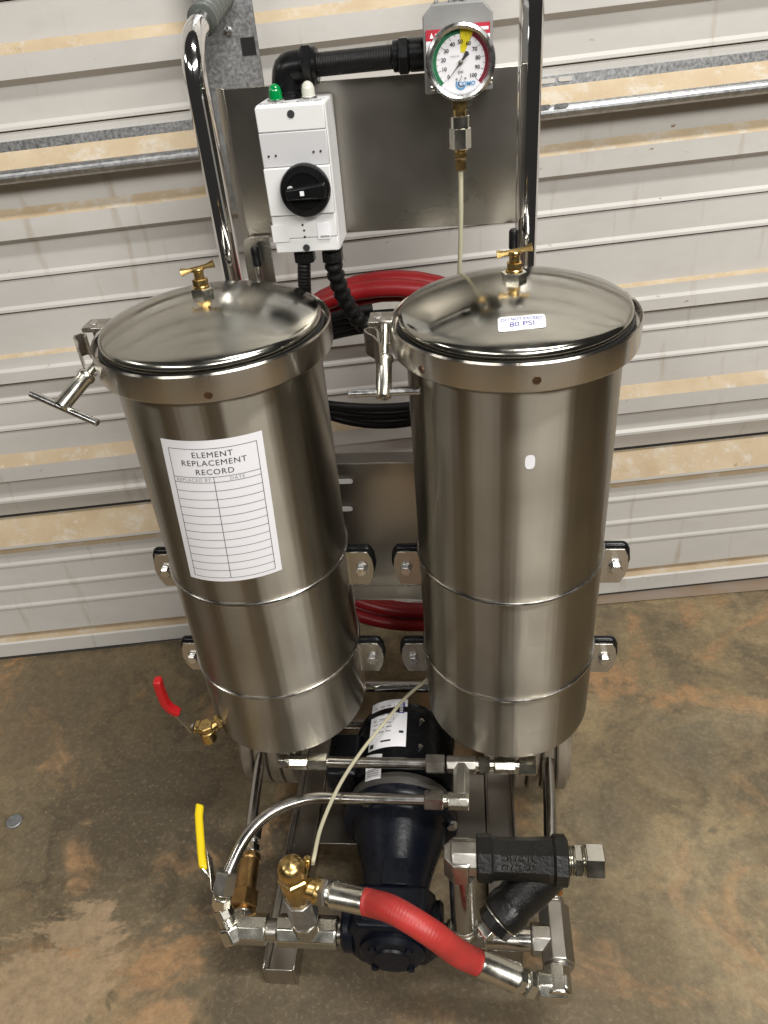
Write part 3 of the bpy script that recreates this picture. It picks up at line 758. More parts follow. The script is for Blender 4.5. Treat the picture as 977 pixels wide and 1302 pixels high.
kn = MB().lathe([(.0265, 0), (.0285, .001), (.0285, .010), (.0272, .0125), (.020, .0135), (.019, .0120), (0, .0120)], (kc.x, yk, kc.z), (0, -1, 0), 64)
knob = kn.build('rotary_knob', M['plastic_black'], box)
kh = MB().prism([(-.020, -.006), (.0255, -.0085), (.0255, .0085), (-.020, .006)], (kc.x, yk-.0118, kc.z), (1, 0, .05), (0, 0, 1), .0105); kh.build('knob_handle', M['plastic_black'], box, bevel=.0025, seg=3)
MB().lathe([(.0038, 0), (.0036, .0016), (0, .0018)], (kc.x-.0155, yk-.0135, kc.z+.0035), (0, -1, 0), 16).build('knob_mark', M['greyplast'], box)
MB().box((kc.x-.001, yk-.0228, kc.z+.0005), (.0045, .0012, .0048)).build('knob_mark', M['paper'], box)
for px, py in ((370, 145), (390, 315)):
    q = P(px, py, 'y', FY); MB().lathe([(.0041, 0), (.0041, .0006), (0, .0006)], (q.x, FY-.0001, q.z), (0, -1, 0), 18).build('screw', M['ink'], box)
for px, py in ((342, 199), (351, 198), (399, 193), (408, 192), (385, 286), (387, 293), (388, 301)):
    q = P(px, py, 'y', FY); MB().lathe([(.0013, 0), (.0013, .0006), (0, .0006)], (q.x, FY-.0001, q.z), (0, -1, 0), 10).build('indicator_dot', M['ink'], box)
q0, q1 = P(403, 284, 'y', FY), P(421, 303, 'y', FY)
MB().box(((q0.x+q1.x)/2, FY-.0004, (q0.z+q1.z)/2), (abs(q1.x-q0.x), .001, abs(q1.z-q0.z))).build('rating_label', M['paper'], box)
MB().box(((q0.x+q1.x)/2+.001, FY-.0011, q1.z+.003), (.011, .0004, .0022)).build('label_print', M['inkgrey'], box)
q0, q1 = P(345, 287, 'y', FY), P(369, 307, 'y', FY)
MB().box(((q0.x+q1.x)/2, FY-.0004, (q0.z+q1.z)/2), (abs(q1.x-q0.x), .001, abs(q1.z-q0.z))).build('cover_label', M['whiteplast'], box)
for px, m_, y_ in ((351, 'lampgreen', .128), (393, 'lampclear', .130)):
    q = P(px, 124, 'y', y_); pz = z1b
    lm = MB().lathe([(.0084, 0), (.0084, .0026), (.0074, .0034), (.0072, .010), (.0060, .0145), (.0032, .0172), (0, .018)], (q.x, y_, pz), seg=24)
    lm.build('indicator_lamp', M[m_], box)
    MB().lathe([(.0100, 0), (.0100, .0020), (.0088, .0028), (.0074, .0028)], (q.x, y_, pz), seg=24, cap1=False).build('lamp_collar', M['bolt'], box)
tt = MB()
put_text(tt, 'Power', .0125, -.087, 0, lambda x, y: V((x, .1140+y*1.0, z1b+.0004)), 0); put_text(tt, 'Pump', .0125, -.048, 0, lambda x, y: V((x, .1140+y, z1b+.0004)), 0)
tt.build('lamp_lettering', M['ink'], box)

# ---- black conduit from box to gauge enclosure
cyz = P(450, 80, 'y', .15); zc = cyz.z+.001; CY = .150
el = MB()
el.tube(smooth([(-.078, CY, z1b-.004), (-.078, CY, z1b+.010), (-.074, CY, zc-.003), (-.062, CY, zc), (-.050, CY, zc)], 5), .0165, 20)
cyl(el, (-.078, CY, z1b-.001), (-.078, CY, z1b+.008), .0185)
hexnut((-.056, CY, zc), (1, 0, 0), .040, .012, el); cyl(el, (-.058, CY, zc), (-.040, CY, zc), .0185)
el.build('conduit_elbow', M['plastic_black'], cart)
cd_ = MB(); npts = 110; x_a, x_b = -.042, .058
cd_.tube([(x_a+(x_b-x_a)*i/npts, CY, zc+.002*(i/npts)) for i in range(npts+1)], .0118, 20, rfun=lambda i: .0122 if i % 2 else .0117)
cd_.build('conduit', M['rubber'], cart)
cn = MB(); hexnut((.050, CY, zc+.002), (1, 0, 0), .034, .012, cn); cyl(cn, (.044, CY, zc+.002), (.050, CY, zc+.002), .0155); cyl(cn, (.062, CY, zc+.002), (.080, CY, zc+.002), .0165)
cn.build('conduit_nut', M['plastic_black'], cart)
for (pth, rr2, ribbed) in (([P(387, 318, 'y', .135), P(387, 345, 'y', .135), P(388, 372, 'y', .14), P(392, 420, 'y', .15)], .0082, False),
                   ([P(421, 305, 'y', .130), P(424, 335, 'y', .135), P(434, 370, 'y', .15), P(452, 402, 'y', .17), P(478, 425, 'y', .19)], .0105, True)):
    path = smooth(pth, 24); mb = MB()
    mb.tube(path, rr2, 16, rfun=(lambda i: rr2*(1.0+.13*math.sin(i*2*PI/8.0))) if ribbed else (lambda i: rr2*(1.0+.05*math.sin(i*2*PI/4.0))))
    mb.build('cord', M['rubber'], cart)
    gl = MB(); p0 = V((pth[0].x, pth[0].y, z0b+.002)); cyl(gl, p0, p0+V((0, 0, -.008)), .0135); hexnut(p0+V((0, 0, -.008)), (0, 0, -1), .024, .014, gl)
    gl.build('cord_gland', M['plastic_black'], cart)

# ---- pressure switch enclosure and gauge
GC = P(586, 79, 'y', .095)
en = MB(); ex0, ex1, ez0, ez1 = GC.x-.0385, GC.x+.0335, GC.z-.030, GC.z+.051
en.prism([(ex0, ez0), (ex1, ez0), (ex1, ez1-.010), (ex1-.010, ez1), (ex0+.010, ez1), (ex0, ez1-.010)], (0, .118, 0), (1, 0, 0), (0, 0, 1), -.068)
for k in range(4): en.box((ex0+.014+k*.0145, .150, ez1+.001), (.0035, .05, .005))
enc = en.build('switch_enclosure', M['enclosure'], cart, bevel=.0035, seg=3); tag(enc, 'grey pressure switch enclosure with red labels')
for xx, wd, zo in ((ex0+.014, .022, 0), (ex1-.012, .018, .003)):
    lbz = MB(); lbz.box((xx, .1166, ez1-.027+zo), (wd, .0014, .010), 0); lbz.box((xx, .1166, ez1-.0405+zo), (wd, .0014, .017), 1)
    lbz.add([(xx-.0072, .1157, ez1-.0295+zo), (xx-.0028, .1157, ez1-.0295+zo), (xx-.005, .1157, ez1-.0245+zo)], [(0, 1, 2)], 1)
    lbz.box((xx+.003, .1157, ez1-.027+zo), (.009, .0006, .0028), 1)
    lbz.build('caution_label', [M['red'], M['paper']], enc)
for dx, dz in ((-.030, -.024), (.031, -.020), (0, .05)):
    MB().lathe([(.003, 0), (.003, .003), (.001, .004)], (GC.x+dx, .1165 if dz < 0 else .135, GC.z+dz), (0, -1, 0) if dz < 0 else (0, 0, 1), 12).build('screw', M['bolt'], enc)
st_ = MB(); cyl(st_, (GC.x-.003, .135, ez1-.002), (GC.x-.003, .135, ez1+.020), .004); st_.build('top_stud', M['bolt'], enc)
gy = .095; G = V((GC.x, gy, GC.z)); RG = .0335
gb_ = MB().lathe([(.030, -.028), (RG-.002, -.026), (RG, -.022), (RG, -.004), (RG+.0016, -.003), (RG+.0022, .001), (RG+.0015, .005), (RG-.001, .0068), (RG-.0035, .006), (RG-.0045, .003), (RG-.0048, .0005)], G, (0, -1, 0), 72, cap1=False)
gauge = gb_.build('pressure_gauge', M['bolt'], cart); tag(gauge, 'round pressure gauge with green, yellow and red scale')
di = MB(); RD = RG-.0046
fy = gy+.0005
def dp(x, y, k=0): return V((G.x+x, fy-.0002*k, G.z+y))
nseg = 64
di.add([dp(0, 0)]+[dp(RD*math.cos(2*PI*i/nseg), RD*math.sin(2*PI*i/nseg)) for i in range(nseg)], [(0, 1+i, 1+(i+1) % nseg) for i in range(nseg)], 0)
def ang(vv): return math.radians(225-270*vv/100)
def arc(v0, v1, r0, r1, mi, k=1):
    n_ = 20; vs = []
    for i in range(n_+1):
        a_ = ang(v0+(v1-v0)*i/n_); vs += [dp(r0*math.cos(a_), r0*math.sin(a_), k), dp(r1*math.cos(a_), r1*math.sin(a_), k)]
    di.add(vs, [(2*i, 2*i+1, 2*i+3, 2*i+2) for i in range(n_)], mi)
arc(0, 50, RD*.865, RD*.985, 1); arc(50, 60, RD*.30, RD*.985, 3); arc(60, 100, RD*.865, RD*.985, 2)
for v_ in range(0, 101, 5):
    a_ = ang(v_); r0, r1 = (RD*.74, RD*.86) if v_ % 10 == 0 else (RD*.80, RD*.86); tx = V((-math.sin(a_), math.cos(a_)))*.00018
    c_, s_ = math.cos(a_), math.sin(a_)
    di.add([dp(r0*c_-tx.x, r0*s_-tx.y, 2), dp(r0*c_+tx.x, r0*s_+tx.y, 2), dp(r1*c_+tx.x, r1*s_+tx.y, 2), dp(r1*c_-tx.x, r1*s_-tx.y, 2)], [(0, 1, 2, 3)], 4)
for v_ in range(0, 101, 10):
    a_ = ang(v_); put_text(di, str(v_), .0052, RD*.62*math.cos(a_), RD*.62*math.sin(a_), lambda x, y: dp(x, y, 3), 4, bold=.0001)
put_text(di, 'psi', .0048, 0, -.0085, lambda x, y: dp(x, y, 3), 4); put_text(di, 'PRESSURE', .0021, -.006, .0055, lambda x, y: dp(x, y, 3), 5)
put_text(di, 'COMO', .0056, .0058, -.0198, lambda x, y: dp(x, y, 4), 6, bold=.00015, shear=.15)
def ringp(cx_, cy_, r0, r1, a0, a1, mi, k, squash=1.0, tip=0.0):
    n_ = 24; vs = []
    for i in range(n_+1):
        a_ = math.radians(a0+(a1-a0)*i/n_); tp = tip*max(0, math.sin(a_))**6
        for r_ in (r0, r1): vs.append(dp(cx_+r_*math.cos(a_)*(1-.75*max(0, math.sin(a_))**2 if tip else 1), cy_+r_*math.sin(a_)*squash+tp, k))
    di.add(vs, [(2*i, 2*i+1, 2*i+3, 2*i+2) for i in range(n_)], mi)
ringp(0, -.0195, .0040, .0056, 150, 330, 6, 3); ringp(.0006, -.0188, .0030, .0038, 60, 320, 4, 5, 1.0, .0035)
di.add([dp(-.0045+.0012*math.cos(k*PI/4), -.0152+.0012*math.sin(k*PI/4), 3) for k in range(8)], [tuple(range(8))], 5)
di.add([dp(.0045+.0012*math.cos(k*PI/4), -.0148+.0012*math.sin(k*PI/4), 3) for k in range(8)], [tuple(range(8))], 5)
di.build('dial', [M['paper'], M['green'], M['darkred'], M['yellowp'], M['ink'], M['inkgrey'], M['skyblue']], gauge)
nd = MB(); a_ = ang(-1.5); dx, dz = math.cos(a_), math.sin(a_); nx, nz_ = -dz, dx
def npnt(l, wd): return V((G.x+dx*l+nx*wd, fy-.002, G.z+dz*l+nz_*wd))
nd.add([npnt(RD*.80, 0), npnt(0, .0007), npnt(0, -.0007)], [(0, 1, 2)]); nd.add([npnt(0, .0007), npnt(0, -.0007), npnt(-.006, -.0013), npnt(-.0105, -.0026), npnt(-.012, 0), npnt(-.0105, .0026), npnt(-.006, .0013)], [(0, 1, 2, 3, 4, 5, 6)])
nd.build('needle', M['ink'], gauge)
MB().lathe([(.0024, 0), (.0024, .0012), (0, .0016)], (G.x, fy-.0018, G.z), (0, -1, 0), 16).build('needle_hub', M['zincdull'], gauge)
MB().lathe([(0, 0), (RD+.0004, 0)], (G.x, gy-.0035, G.z), (0, -1, 0), 48, cap0=False, cap1=False).build('glass', M['glass'], gauge)
# stem
gs = MB(); sx_ = G.x-.002; zg0 = G.z-RG+.002; z1b_ = P(584, 150, 'y', gy).z
cyl(gs, (sx_, gy+.010, zg0+.002), (sx_, gy+.010, z1b_-.004), .0070, 1); hexnut((sx_, gy+.010, zg0-.003), (0, 0, -1), .0150, .010, gs, 1)
z1_ = P(584, 150, 'y', gy).z; z2_ = P(584, 192, 'y', gy).z; z3_ = P(584, 219, 'y', gy).z
cyl(gs, (sx_, gy+.012, z1_+.001), (sx_, gy+.012, z1_-.012), .0105, 0); hexnut((sx_, gy+.012, z1_-.011), (0, 0, -1), .0205, z1_-z2_-.011, gs, 0, phase=.5)
cyl(gs, (sx_, gy+.012, z2_), (sx_, gy+.012, z2_-.008), .0062, 1); hexnut((sx_, gy+.012, z2_-.003), (0, 0, -1), .0135, .006, gs, 1); hexnut((sx_, gy+.012, z2_-.011), (0, 0, -1), .0115, z2_-z3_-.011, gs, 1)
gs.build('gauge_stem', [M['zinc'], M['brass']], cart)
# cream nylon tubing: gauge down behind the housing, out over the motor, to the relief valve
tp_ = [V((sx_, gy+.012, z3_+.004)), V((sx_-.001, gy+.016, z3_-.05)), V((sx_-.004, .128, .87)), V((.105, .150, .80)), V((.11, .150, .60)), V((.105, .130, .36)), V((.092, .095, .262)), V((.058, .055, .238)),
       P(519, 884, 'y', .018), P(498, 908, 'z', .232), P(460, 955, 'z', .238), P(431, 1000, 'z', .250), P(409, 1050, 'z', .262), P(400, 1088, 'z', .272), P(398, 1098, 'z', .262)]
MB().tube(smooth(tp_, 10), .0027, 12).build('nylon_tube', M['beige'], cart)

# ---- motor and pump
MX, MZ = .006, .120
mo = MB().lathe([(.0, .032), (.060, .032), (.076, .026), (.081, .014), (.081, .004), (.0795, .003), (.0795, -.098), (.081, -.1)][::-1], (MX, 0, MZ), (0, 1, 0), 64, cap0=True)
for k in range(-3, 4): pass
motor = mo.build('motor', M['blackgloss'], cart); tag(motor, 'black electric motor lying under the filter housings')
MB().box((MX, -.045, .064), (.13, .10, .04)).build('motor_foot', M['blackgloss'], motor, bevel=.004)
MB().lathe([(.070, -.131), (.0785, -.130), (.0795, -.126), (.0795, -.110), (.079, -.108)], (MX, 0, MZ), (0, 1, 0), 64).build('end_bell', mat('grey_end_bell', (.13, .125, .115), .45, .6, bump=.1, bscale=200), motor)
tbx = MB().box((MX-.094, -.05, MZ+.01), (.05, .08, .07)); tbx.build('terminal_box', M['blackgloss'], motor, bevel=.006)
for yb in (-.01, -.06): 
    MB().lathe([(.004, 0), (.004, .003), (0, .004)], (MX+.030, yb, MZ+.0745), (.37, 0, .93), 12).build('screw', M['bolt'], motor)
def onmotor(px, py, r=.0812):
    d = fw + RT*((px-PW/2)/F_PX) - UP*((py-PH/2)/F_PX); ox, oz = CAM_POS.x-MX, CAM_POS.z-MZ
    a = d.x*d.x+d.z*d.z; b = 2*(ox*d.x+oz*d.z); c_ = ox*ox+oz*oz-r*r
    t = (-b-math.sqrt(max(b*b-4*a*c_, 0)))/(2*a); q = CAM_POS+d*t
    return math.atan2(q.z-MZ, q.x-MX), q.y
def np_fn(c4_, r=.0805):
    def f(u, v, off=0.0):
        a_ = c4_[0][0]*(1-u)*(1-v)+c4_[1][0]*u*(1-v)+c4_[2][0]*u*v+c4_[3][0]*(1-u)*v
        y_ = c4_[0][1]*(1-u)*(1-v)+c4_[1][1]*u*(1-v)+c4_[2][1]*u*v+c4_[3][1]*(1-u)*v
        return V((MX+(r+off)*math.cos(a_), y_, MZ+(r+off)*math.sin(a_)))
    return f
f1 = np_fn([onmotor(*q) for q in ((474, 897), (519, 889), (516, 949), (468, 957))])
npm = MB(); put_rect(npm, 0, 0, 1, 1, f1, 0, 10, 2)
F2 = lambda u, v: f1(u, v, .0004)
rnd = random.Random(3)
for j in range(7):
    for i in range(3):
        u0 = .10+i*.19; L_ = rnd.uniform(.07, .16)
        put_rect(npm, u0, .12+j*.09, u0+L_, .145+j*.09, F2, 1, 2)
put_rect(npm, .10, .43, .66, .437, F2, 1, 5); put_rect(npm, .66, .10, .668, .44, F2, 1, 1, 3); put_rect(npm, .36, .85, .62, .885, F2, 2, 3); put_rect(npm, .05, .88, .16, .96, F2, 2, 2); put_rect(npm, .82, .68, .93, .73, F2, 2, 2)
put_rect(npm, .77, .07, .93, .31, F2, 3, 3)
for k in range(6): put_rect(npm, .81, .10+k*.033, .89, .118+k*.033, lambda u, v: f1(u, v, .0007), 0, 2)
npm.build('nameplate', [M['paper'], M['inkgrey'], M['ink'], M['inkblue']], motor)
f3 = np_fn([onmotor(*q) for q in ((466, 961), (486, 958), (484, 989), (464, 994))])
n2_ = MB(); put_rect(n2_, 0, 0, 1, 1, f3, 0, 5, 2)
for j in range(5): put_rect(n2_, .15, .52+j*.08, .85, .55+j*.08, lambda u, v: f3(u, v, .0004), 1, 3)
n2_.build('barcode_label', [M['paper'], M['inkgrey']], motor)

pu = MB()
pu.lathe([(.082, -.131), (.0865, -.133), (.0868, -.146), (.0845, -.149), (.072, -.151), (.069, -.157), (.066, -.17), (.058, -.197), (.050, -.225), (.047, -.240), (.046, -.245), (.046, -.272)], (MX, 0, MZ), (0, 1, 0), 64)
pump = pu.build('pump', M['navy'], cart, angle=40); tag(pump, 'dark navy gear pump with a conical adapter')
pb = MB().prism([(-.058, -.030), (-.045, -.052), (.045, -.052), (.058, -.030), (.058, .032), (.045, .052), (-.045, .052), (-.058, .032)], (MX, -.262, MZ-.004), (1, 0, 0), (0, 0, 1), .060)
pb.build('pump_body', M['navy'], pump, bevel=.008, seg=3)
pc = MB().lathe([(.044, 0), (.044, .006), (.038, .012), (.026, .013), (.024, .016), (0, .016)], (MX, -.321, MZ-.010), (0, -1, 0), 40); pc.build('pump_cover', M['navy'], pump)
for sx in (-1, 1):
    MB().lathe([(.034, 0), (.034, .012), (.030, .016)], (MX+sx*.052, -.296, MZ), (sx, 0, 0), 32).build('port_boss', M['navy'], pump)
for a_ in (45, 135, 225, 315):
    ca_, sa_ = math.cos(math.radians(a_)), math.sin(math.radians(a_))
    b = MB(); hexnut((MX+.034*ca_, -.3325, MZ-.010+.034*sa_), (0, -1, 0), .009, .005, b); b.build('cover_screw', M['navy'], pump)
pw_ = MB().box((MX+.002, -.246, MZ+.048), (.034, .038, .004)); pw_.build('adapter_flat', M['navy'], pump, bevel=.001)
for a_ in (55, 125, 235, 305, 8):
    ca_, sa_ = math.cos(math.radians(a_)), math.sin(math.radians(a_))
    b = MB(); hexnut((MX+.0785*ca_, -.1485, MZ+.0785*sa_), (0, -1, 0), .0135, .007, b); b.lathe([(.0095, 0), (.0095, .0015), (.007, .0015)], (MX+.0785*ca_, -.1485, MZ+.0785*sa_), (0, -1, 0), 16); b.build('bolt', M['bolt'], pump)

# ---- tubes and fittings under the housings
ZA = .226; YA = P(480, 970, 'z', ZA).y; YBt = P(480, 1016, 'z', ZA).y
def xat(px, y): return P(px, 970, 'y', y).x
def XA(px): return P(px, 970, 'z', ZA).x
def XB(px): return P(px, 1016, 'z', ZA).x
mb = MB(); cyl(mb, (XA(398), YA, ZA), (XA(548), YA, ZA), .0080); mb.build('tube', M['tube'], cart)
def nut(p, axis, af, ln, m_='zinc', nm='hex_nut', ph=0.0): return hexnut(V(p), axis, af, ln, phase=ph).build(nm, M[m_], cart)
nut((XA(393), YA, ZA), (1, 0, 0), .024, XA(417)-XA(393))
fit = MB(); octprism(fit, (XA(368), YA, ZA), (XA(393), YA, ZA), .0115); octprism(fit, (XA(380), YA, ZA), (XA(380), YA+.03, ZA+.0), .0115); hexnut((XA(355), YA, ZA), (1, 0, 0), .019, .013, fit); thread(fit, (XA(366), YA, ZA), (XA(372), YA, ZA), .009)
cyl(fit, (XA(380), YA+.025, ZA), (XA(380), YA+.10, ZA+.002), .009)
fit.build('elbow_fitting', M['zinc'], cart, bevel=.0008)
nut((XA(542), YA, ZA), (1, 0, 0), .025, XA(566)-XA(542), 'zincdull')
fit = MB(); octprism(fit, (XA(568), YA, ZA), (XA(606), YA, ZA), .012); octprism(fit, (XA(587), YA, ZA), (XA(587), YBt+.003, ZA), .0115); thread(fit, (XA(605), YA, ZA), (XA(612), YA, ZA), .009)
fit.build('tee_fitting', M['zincdull'], cart, bevel=.0008)
nut((XA(609), YA, ZA), (1, 0, 0), .022, XA(623)-XA(609))
fit = MB(); thread(fit, (XA(622), YA, ZA), (XA(628), YA, ZA), .009); octprism(fit, (XA(628), YA, ZA), (XA(656), YA, ZA), .0115); cyl(fit, (XA(640), YA+.005, ZA), (XA(640), YA+.10, ZA+.002), .010); thread(fit, (XA(655), YA, ZA), (XA(662), YA, ZA), .009)
fit.build('elbow_fitting', M['zinc'], cart, bevel=.0008)
nut((XA(660), YA, ZA), (1, 0, 0), .025, XA(682)-XA(660))
# second tube: along, then bent forward and down to the left cluster
ND = V(P(287, 1118, 'z', .185))
pth = [(XB(548), YBt, ZA), (XB(500), YBt, ZA), (XB(450), YBt, ZA), V((XB(405), YBt, ZA)), P(372, 1021, 'z', .2255), P(345, 1033, 'z', .223), P(323, 1052, 'z', .217), P(306, 1076, 'z', .207), ND]
mb = MB(); mb.tube(smooth(pth, 8), .0080, 18); mb.build('bent_tube', M['tube'], cart)
nut((XB(540), YBt, ZA), (1, 0, 0), .025, XB(564)-XB(540), 'zinc')
fit = MB(); thread(fit, (XB(563), YBt, ZA), (XB(570), YBt, ZA), .009); octprism(fit, (XB(569), YBt, ZA), (XB(597), YBt, ZA), .0115); 
fit.build('elbow_fitting', M['zinc'], cart, bevel=.0012)

# ---- long tubes from the housings to the front manifold
ZM = .120; YM = -.305
XLm = P(312, 1130, 'z', ZM).x; XRm = .222
lt = [V((-.236, .03, .135)), P(330, 975, 'z', .13), P(325, 1010, 'z', .125), P(318, 1065, 'z', .12), P(317, 1075, 'z', .12)]
MB().tube(smooth(lt, 8), .0085, 18).build('tube', M['tube'], cart)
rt = [V((.243, .03, .135)), P(697, 975, 'z', .13), P(699, 1020, 'z', .125), V((.2245, -.20, ZM)), V((XRm, -.235, ZM))]
MB().tube(smooth(rt, 8), .0095, 18).build('tube', M['tube'], cart)

# ---- left cluster: nut, check valve, tee, ball valve with yellow lever, relief valve
vd = (P(308, 1163, 'z', ZM)-P(318, 1088, 'z', ZM)).normalized()
v0 = P(318, 1088, 'z', ZM); v1 = P(309, 1160, 'z', ZM)
hexnut(v0-vd*.046, vd, .023, .022).build('hex_nut', M['zincdull'], cart)
fit = MB(); thread(fit, v0-vd*.024, v0-vd*.016, .010); hexnut(v0-vd*.017, vd, .022, .012, fit); thread(fit, v0-vd*.006, v0+vd*.004, .011); fit.build('tube_adapter', M['zinc'], cart)
ln = (v1-v0).length
cv_ = MB().lathe([(.0125, 0), (.0165, .001), (.0165, .008), (.0150, .010), (.0150, ln*.62), (.0165, ln*.68)], v0, vd, 28)
hexnut(v0+vd*(ln*.66), vd, .036, ln*.30, cv_, phase=.2); cyl(cv_, v0+vd*(ln*.95), v1+vd*.006, .013)
cv_.build('check_valve', M['bronze'], cart)
TL = V((XLm+.014, YM, ZM)); 
fit = MB(); TLc = V((v1+vd*.022)); TLc.z = ZM
XT2 = P(392, 1185, 'z', ZM).x
octprism(fit, TLc-V((.012, 0, 0)), (XT2-.055, TLc.y, ZM), .0185); octprism(fit, TLc, v1+vd*.004, .0175); thread(fit, v1+vd*.001, v1+vd*.006, .016)
fit.build('elbow_fitting', M['zinc'], cart, bevel=.0015)
YM2 = TLc.y
fit = MB(); cyl(fit, (XT2-.060, YM2, ZM), (XT2-.030, YM2, ZM), .0145); fit.build('pipe_nipple', M['zincdull'], cart)
tee = MB(); octprism(tee, (XT2-.042, YM2, ZM), (XT2+.042, YM2, ZM), .0195); octprism(tee, (XT2, YM2, ZM), (XT2, YM2, ZM+.034), .0185); tee.build('tee_fitting', M['zinc'], cart, bevel=.0018)
fit = MB(); cyl(fit, (XT2+.038, YM2, ZM), (MX-.055, YM2+.004, ZM), .0150); fit.build('pipe_nipple', M['tube'], cart)
fit = MB(); thread(fit, (XT2, YM2, ZM+.032), (XT2, YM2, ZM+.040), .0165); octprism(fit, (XT2, YM2, ZM+.039), (XT2, YM2, ZM+.087), .0185, ch=.06); fit.build('coupling', M['galv'], cart, bevel=.0008)
zr = ZM+.087
ztop = P(377, 1075, 'y', YM2).z
rv = MB().lathe([(.0135, -.004), (.0150, .002), (.0185, .010), (.0190, .040), (.0175, .046)], (XT2, YM2, zr), seg=28)
hexnut((XT2, YM2, zr+.045), (0, 0, 1), .036, .010, rv); rv.lathe([(.0165, .0), (.0180, .003), (.0180, .012), (.0155, .020), (.010, .0255), (.0, .0275)], (XT2, YM2, zr+.055), seg=28)
so_ = V((XT2, YM2, zr+.030)); od = V((.96, -.12, -.22)).normalized()
cyl(rv, so_, so_+od*.030, .0135); rv.lathe([(.0155, 0), (.0165, .002), (.0165, .006), (.0155, .008)], so_+od*.024, od, 28)
cyl(rv, so_+V((.012, .014, .006)), so_+V((.016, .019, .030)), .005)
relief = rv.build('relief_valve', M['brass'], cart); tag(relief, 'brass relief valve with a domed cap on the front manifold')
# nut, elbow and ball valve at the outer end of the bent tube
nd_ = (P(281, 1150, 'z', .160)-ND).normalized()
hexnut(ND-nd_*.012, nd_, .027, .030).build('hex_nut', M['zincdull'], cart)
e0 = ND+nd_*.017; e1 = P(282, 1152, 'z', .150); e2 = P(296, 1185, 'z', .122)
fit = MB(); thread(fit, e0, e0+nd_*.004, .010); octprism(fit, e0+nd_*.003, e1, .0125); octprism(fit, e1, e1+(e2-e1)*.45, .0125); thread(fit, e1+(e2-e1)*.4, e1+(e2-e1)*.75, .0125)
fit.build('elbow_fitting', M['zinc'], cart, bevel=.001)
fit = MB(); d2 = (e2-e1).normalized(); octprism(fit, e1+(e2-e1)*.7, e2+d2*.012, .0165); octprism(fit, e2, (TLc.x-.004, TLc.y-.002, ZM), .0165); fit.build('elbow_fitting', M['zinc'], cart, bevel=.0015)
# ball valve lever with yellow sleeve
l0 = P(270, 1128, 'z', .175); l1 = P(268, 1090, 'z', .19); 
lv = MB(); flatbar(lv, [P(272, 1137, 'z', .165), P(270, 1115, 'z', .178), P(266, 1085, 'z', .197)], .016, .0022, (-.5, .4, .9)); flatbar(lv, [P(271, 1120, 'z', .175), P(262, 1110, 'z', .182), P(256, 1100, 'z', .188)], .010, .0025, (-.5, .4, .9))
lever = lv.build('valve_lever', M['zinc'], cart, bevel=.0005)
sl = MB(); flatbar(sl, [P(258.5, 1105, 'z', .186), P(256.5, 1085, 'z', .19), P(254.5, 1060, 'z', .195), P(253, 1038, 'z', .20), P(254.5, 1023, 'z', .203)], .0125, .0095, (-1, .1, .3)); sl.build('lever_sleeve', M['yellow'], lever, bevel=.0035, seg=3)

# ---- right cluster: elbow, riser, strainer, tee, end elbow
XE = .101
fit = MB(); cyl(fit, (MX+.055, YM, ZM), (XE-.018, YM, ZM), .0150); fit.build('pipe_nipple', M['tube'], cart)
fit = MB(); octprism(fit, (XE-.022, YM, ZM), (XE+.030, YM, ZM), .0185); octprism(fit, (XE, YM, ZM), (XE, YM, ZM+.028), .0190); thread(fit, (XE, YM, ZM+.027), (XE, YM, ZM+.034), .0175); fit.build('tee_fitting', M['zinc'], cart, bevel=.0015)
ZS = P(600, 1090, 'y', YM).z; print('ZS', ZS)
fit = MB(); cyl(fit, (XE, YM, ZM+.030), (XE, YM, ZS-.020), .0160, c=.0005); fit.build('riser_pipe', M['tube'], cart)
fit = MB(); octprism(fit, (XE, YM, ZS-.028), (XE, YM, ZS+.012), .0205); octprism(fit, (XE-.012, YM, ZS), (XE+.024, YM, ZS), .0195); fit.build('elbow_fitting', M['zincdull'], cart, bevel=.003, seg=3)
# strainer
XS0, XS1 = P(606, 1092, 'y', YM).x, P(722, 1092, 'y', YM).x; ys = YM
ym_ = MB(); cyl(ym_, (XE+.020, ys, ZS), (XS0+.01, ys, ZS), .0135)
def oc(a, b, r): octprism(ym_, (a, ys, ZS), (b, ys, ZS), r, ch=.10)
ym_.lathe([(.0245, 0), (.0275, .002), (.0275, .017), (.0250, .020), (.0240, .028), (.0245, (XS1-XS0)*.6), (.0262, XS1-XS0-.018), (.0292, XS1-XS0-.015), (.0292, XS1-XS0-.002), (.026, XS1-XS0)], (XS0, ys, ZS), (1, 0, 0), 8, phase=.5)
b0, b1 = P(692, 1108, 'y', ys), P(622, 1182, 'y', ys-.048)
bd = (b1-b0).normalized(); bl2 = (b1-b0).length
ym_.lathe([(.0270, -.016), (.0275, 0), (.0268, bl2*.30), (.0250, bl2*.52), (.0252, bl2*.56), (.0268, bl2*.60), (.0268, bl2*.76), (.0255, bl2*.78)], b0, bd, 28)
strainer = ym_.build('strainer', M['cast'], cart, angle=32); tag(strainer, 'black cast iron Y strainer with raised lettering')
MB().lathe([(.0240, 0), (.0256, .0005), (.0256, .002), (.0240, .0025)], b0+bd*(bl2*.78), bd, 28).build('gasket_ring', M['zinc'], strainer)
MB().lathe([(.0225, 0), (.0225, .012), (.0195, .014)], b0+bd*(bl2*.78+.0025), bd, 8, phase=.5).build('strainer_cap', M['cast'], strainer)
MB().lathe([(.0115, 0), (.0120, .001), (.0120, .012), (.010, .014)], b0+bd*(bl2*.78+.0165), bd, 4, phase=.5).build('square_plug', M['zinc'], strainer, bevel=.001)
rt_ = MB()
fr = V((0, -.707, .707)); up_ = V((0, .707, .707))
def stx(x, y): return V(((XS0+XS1)/2-.004+x, ys, ZS))+fr*.0234+up_*y
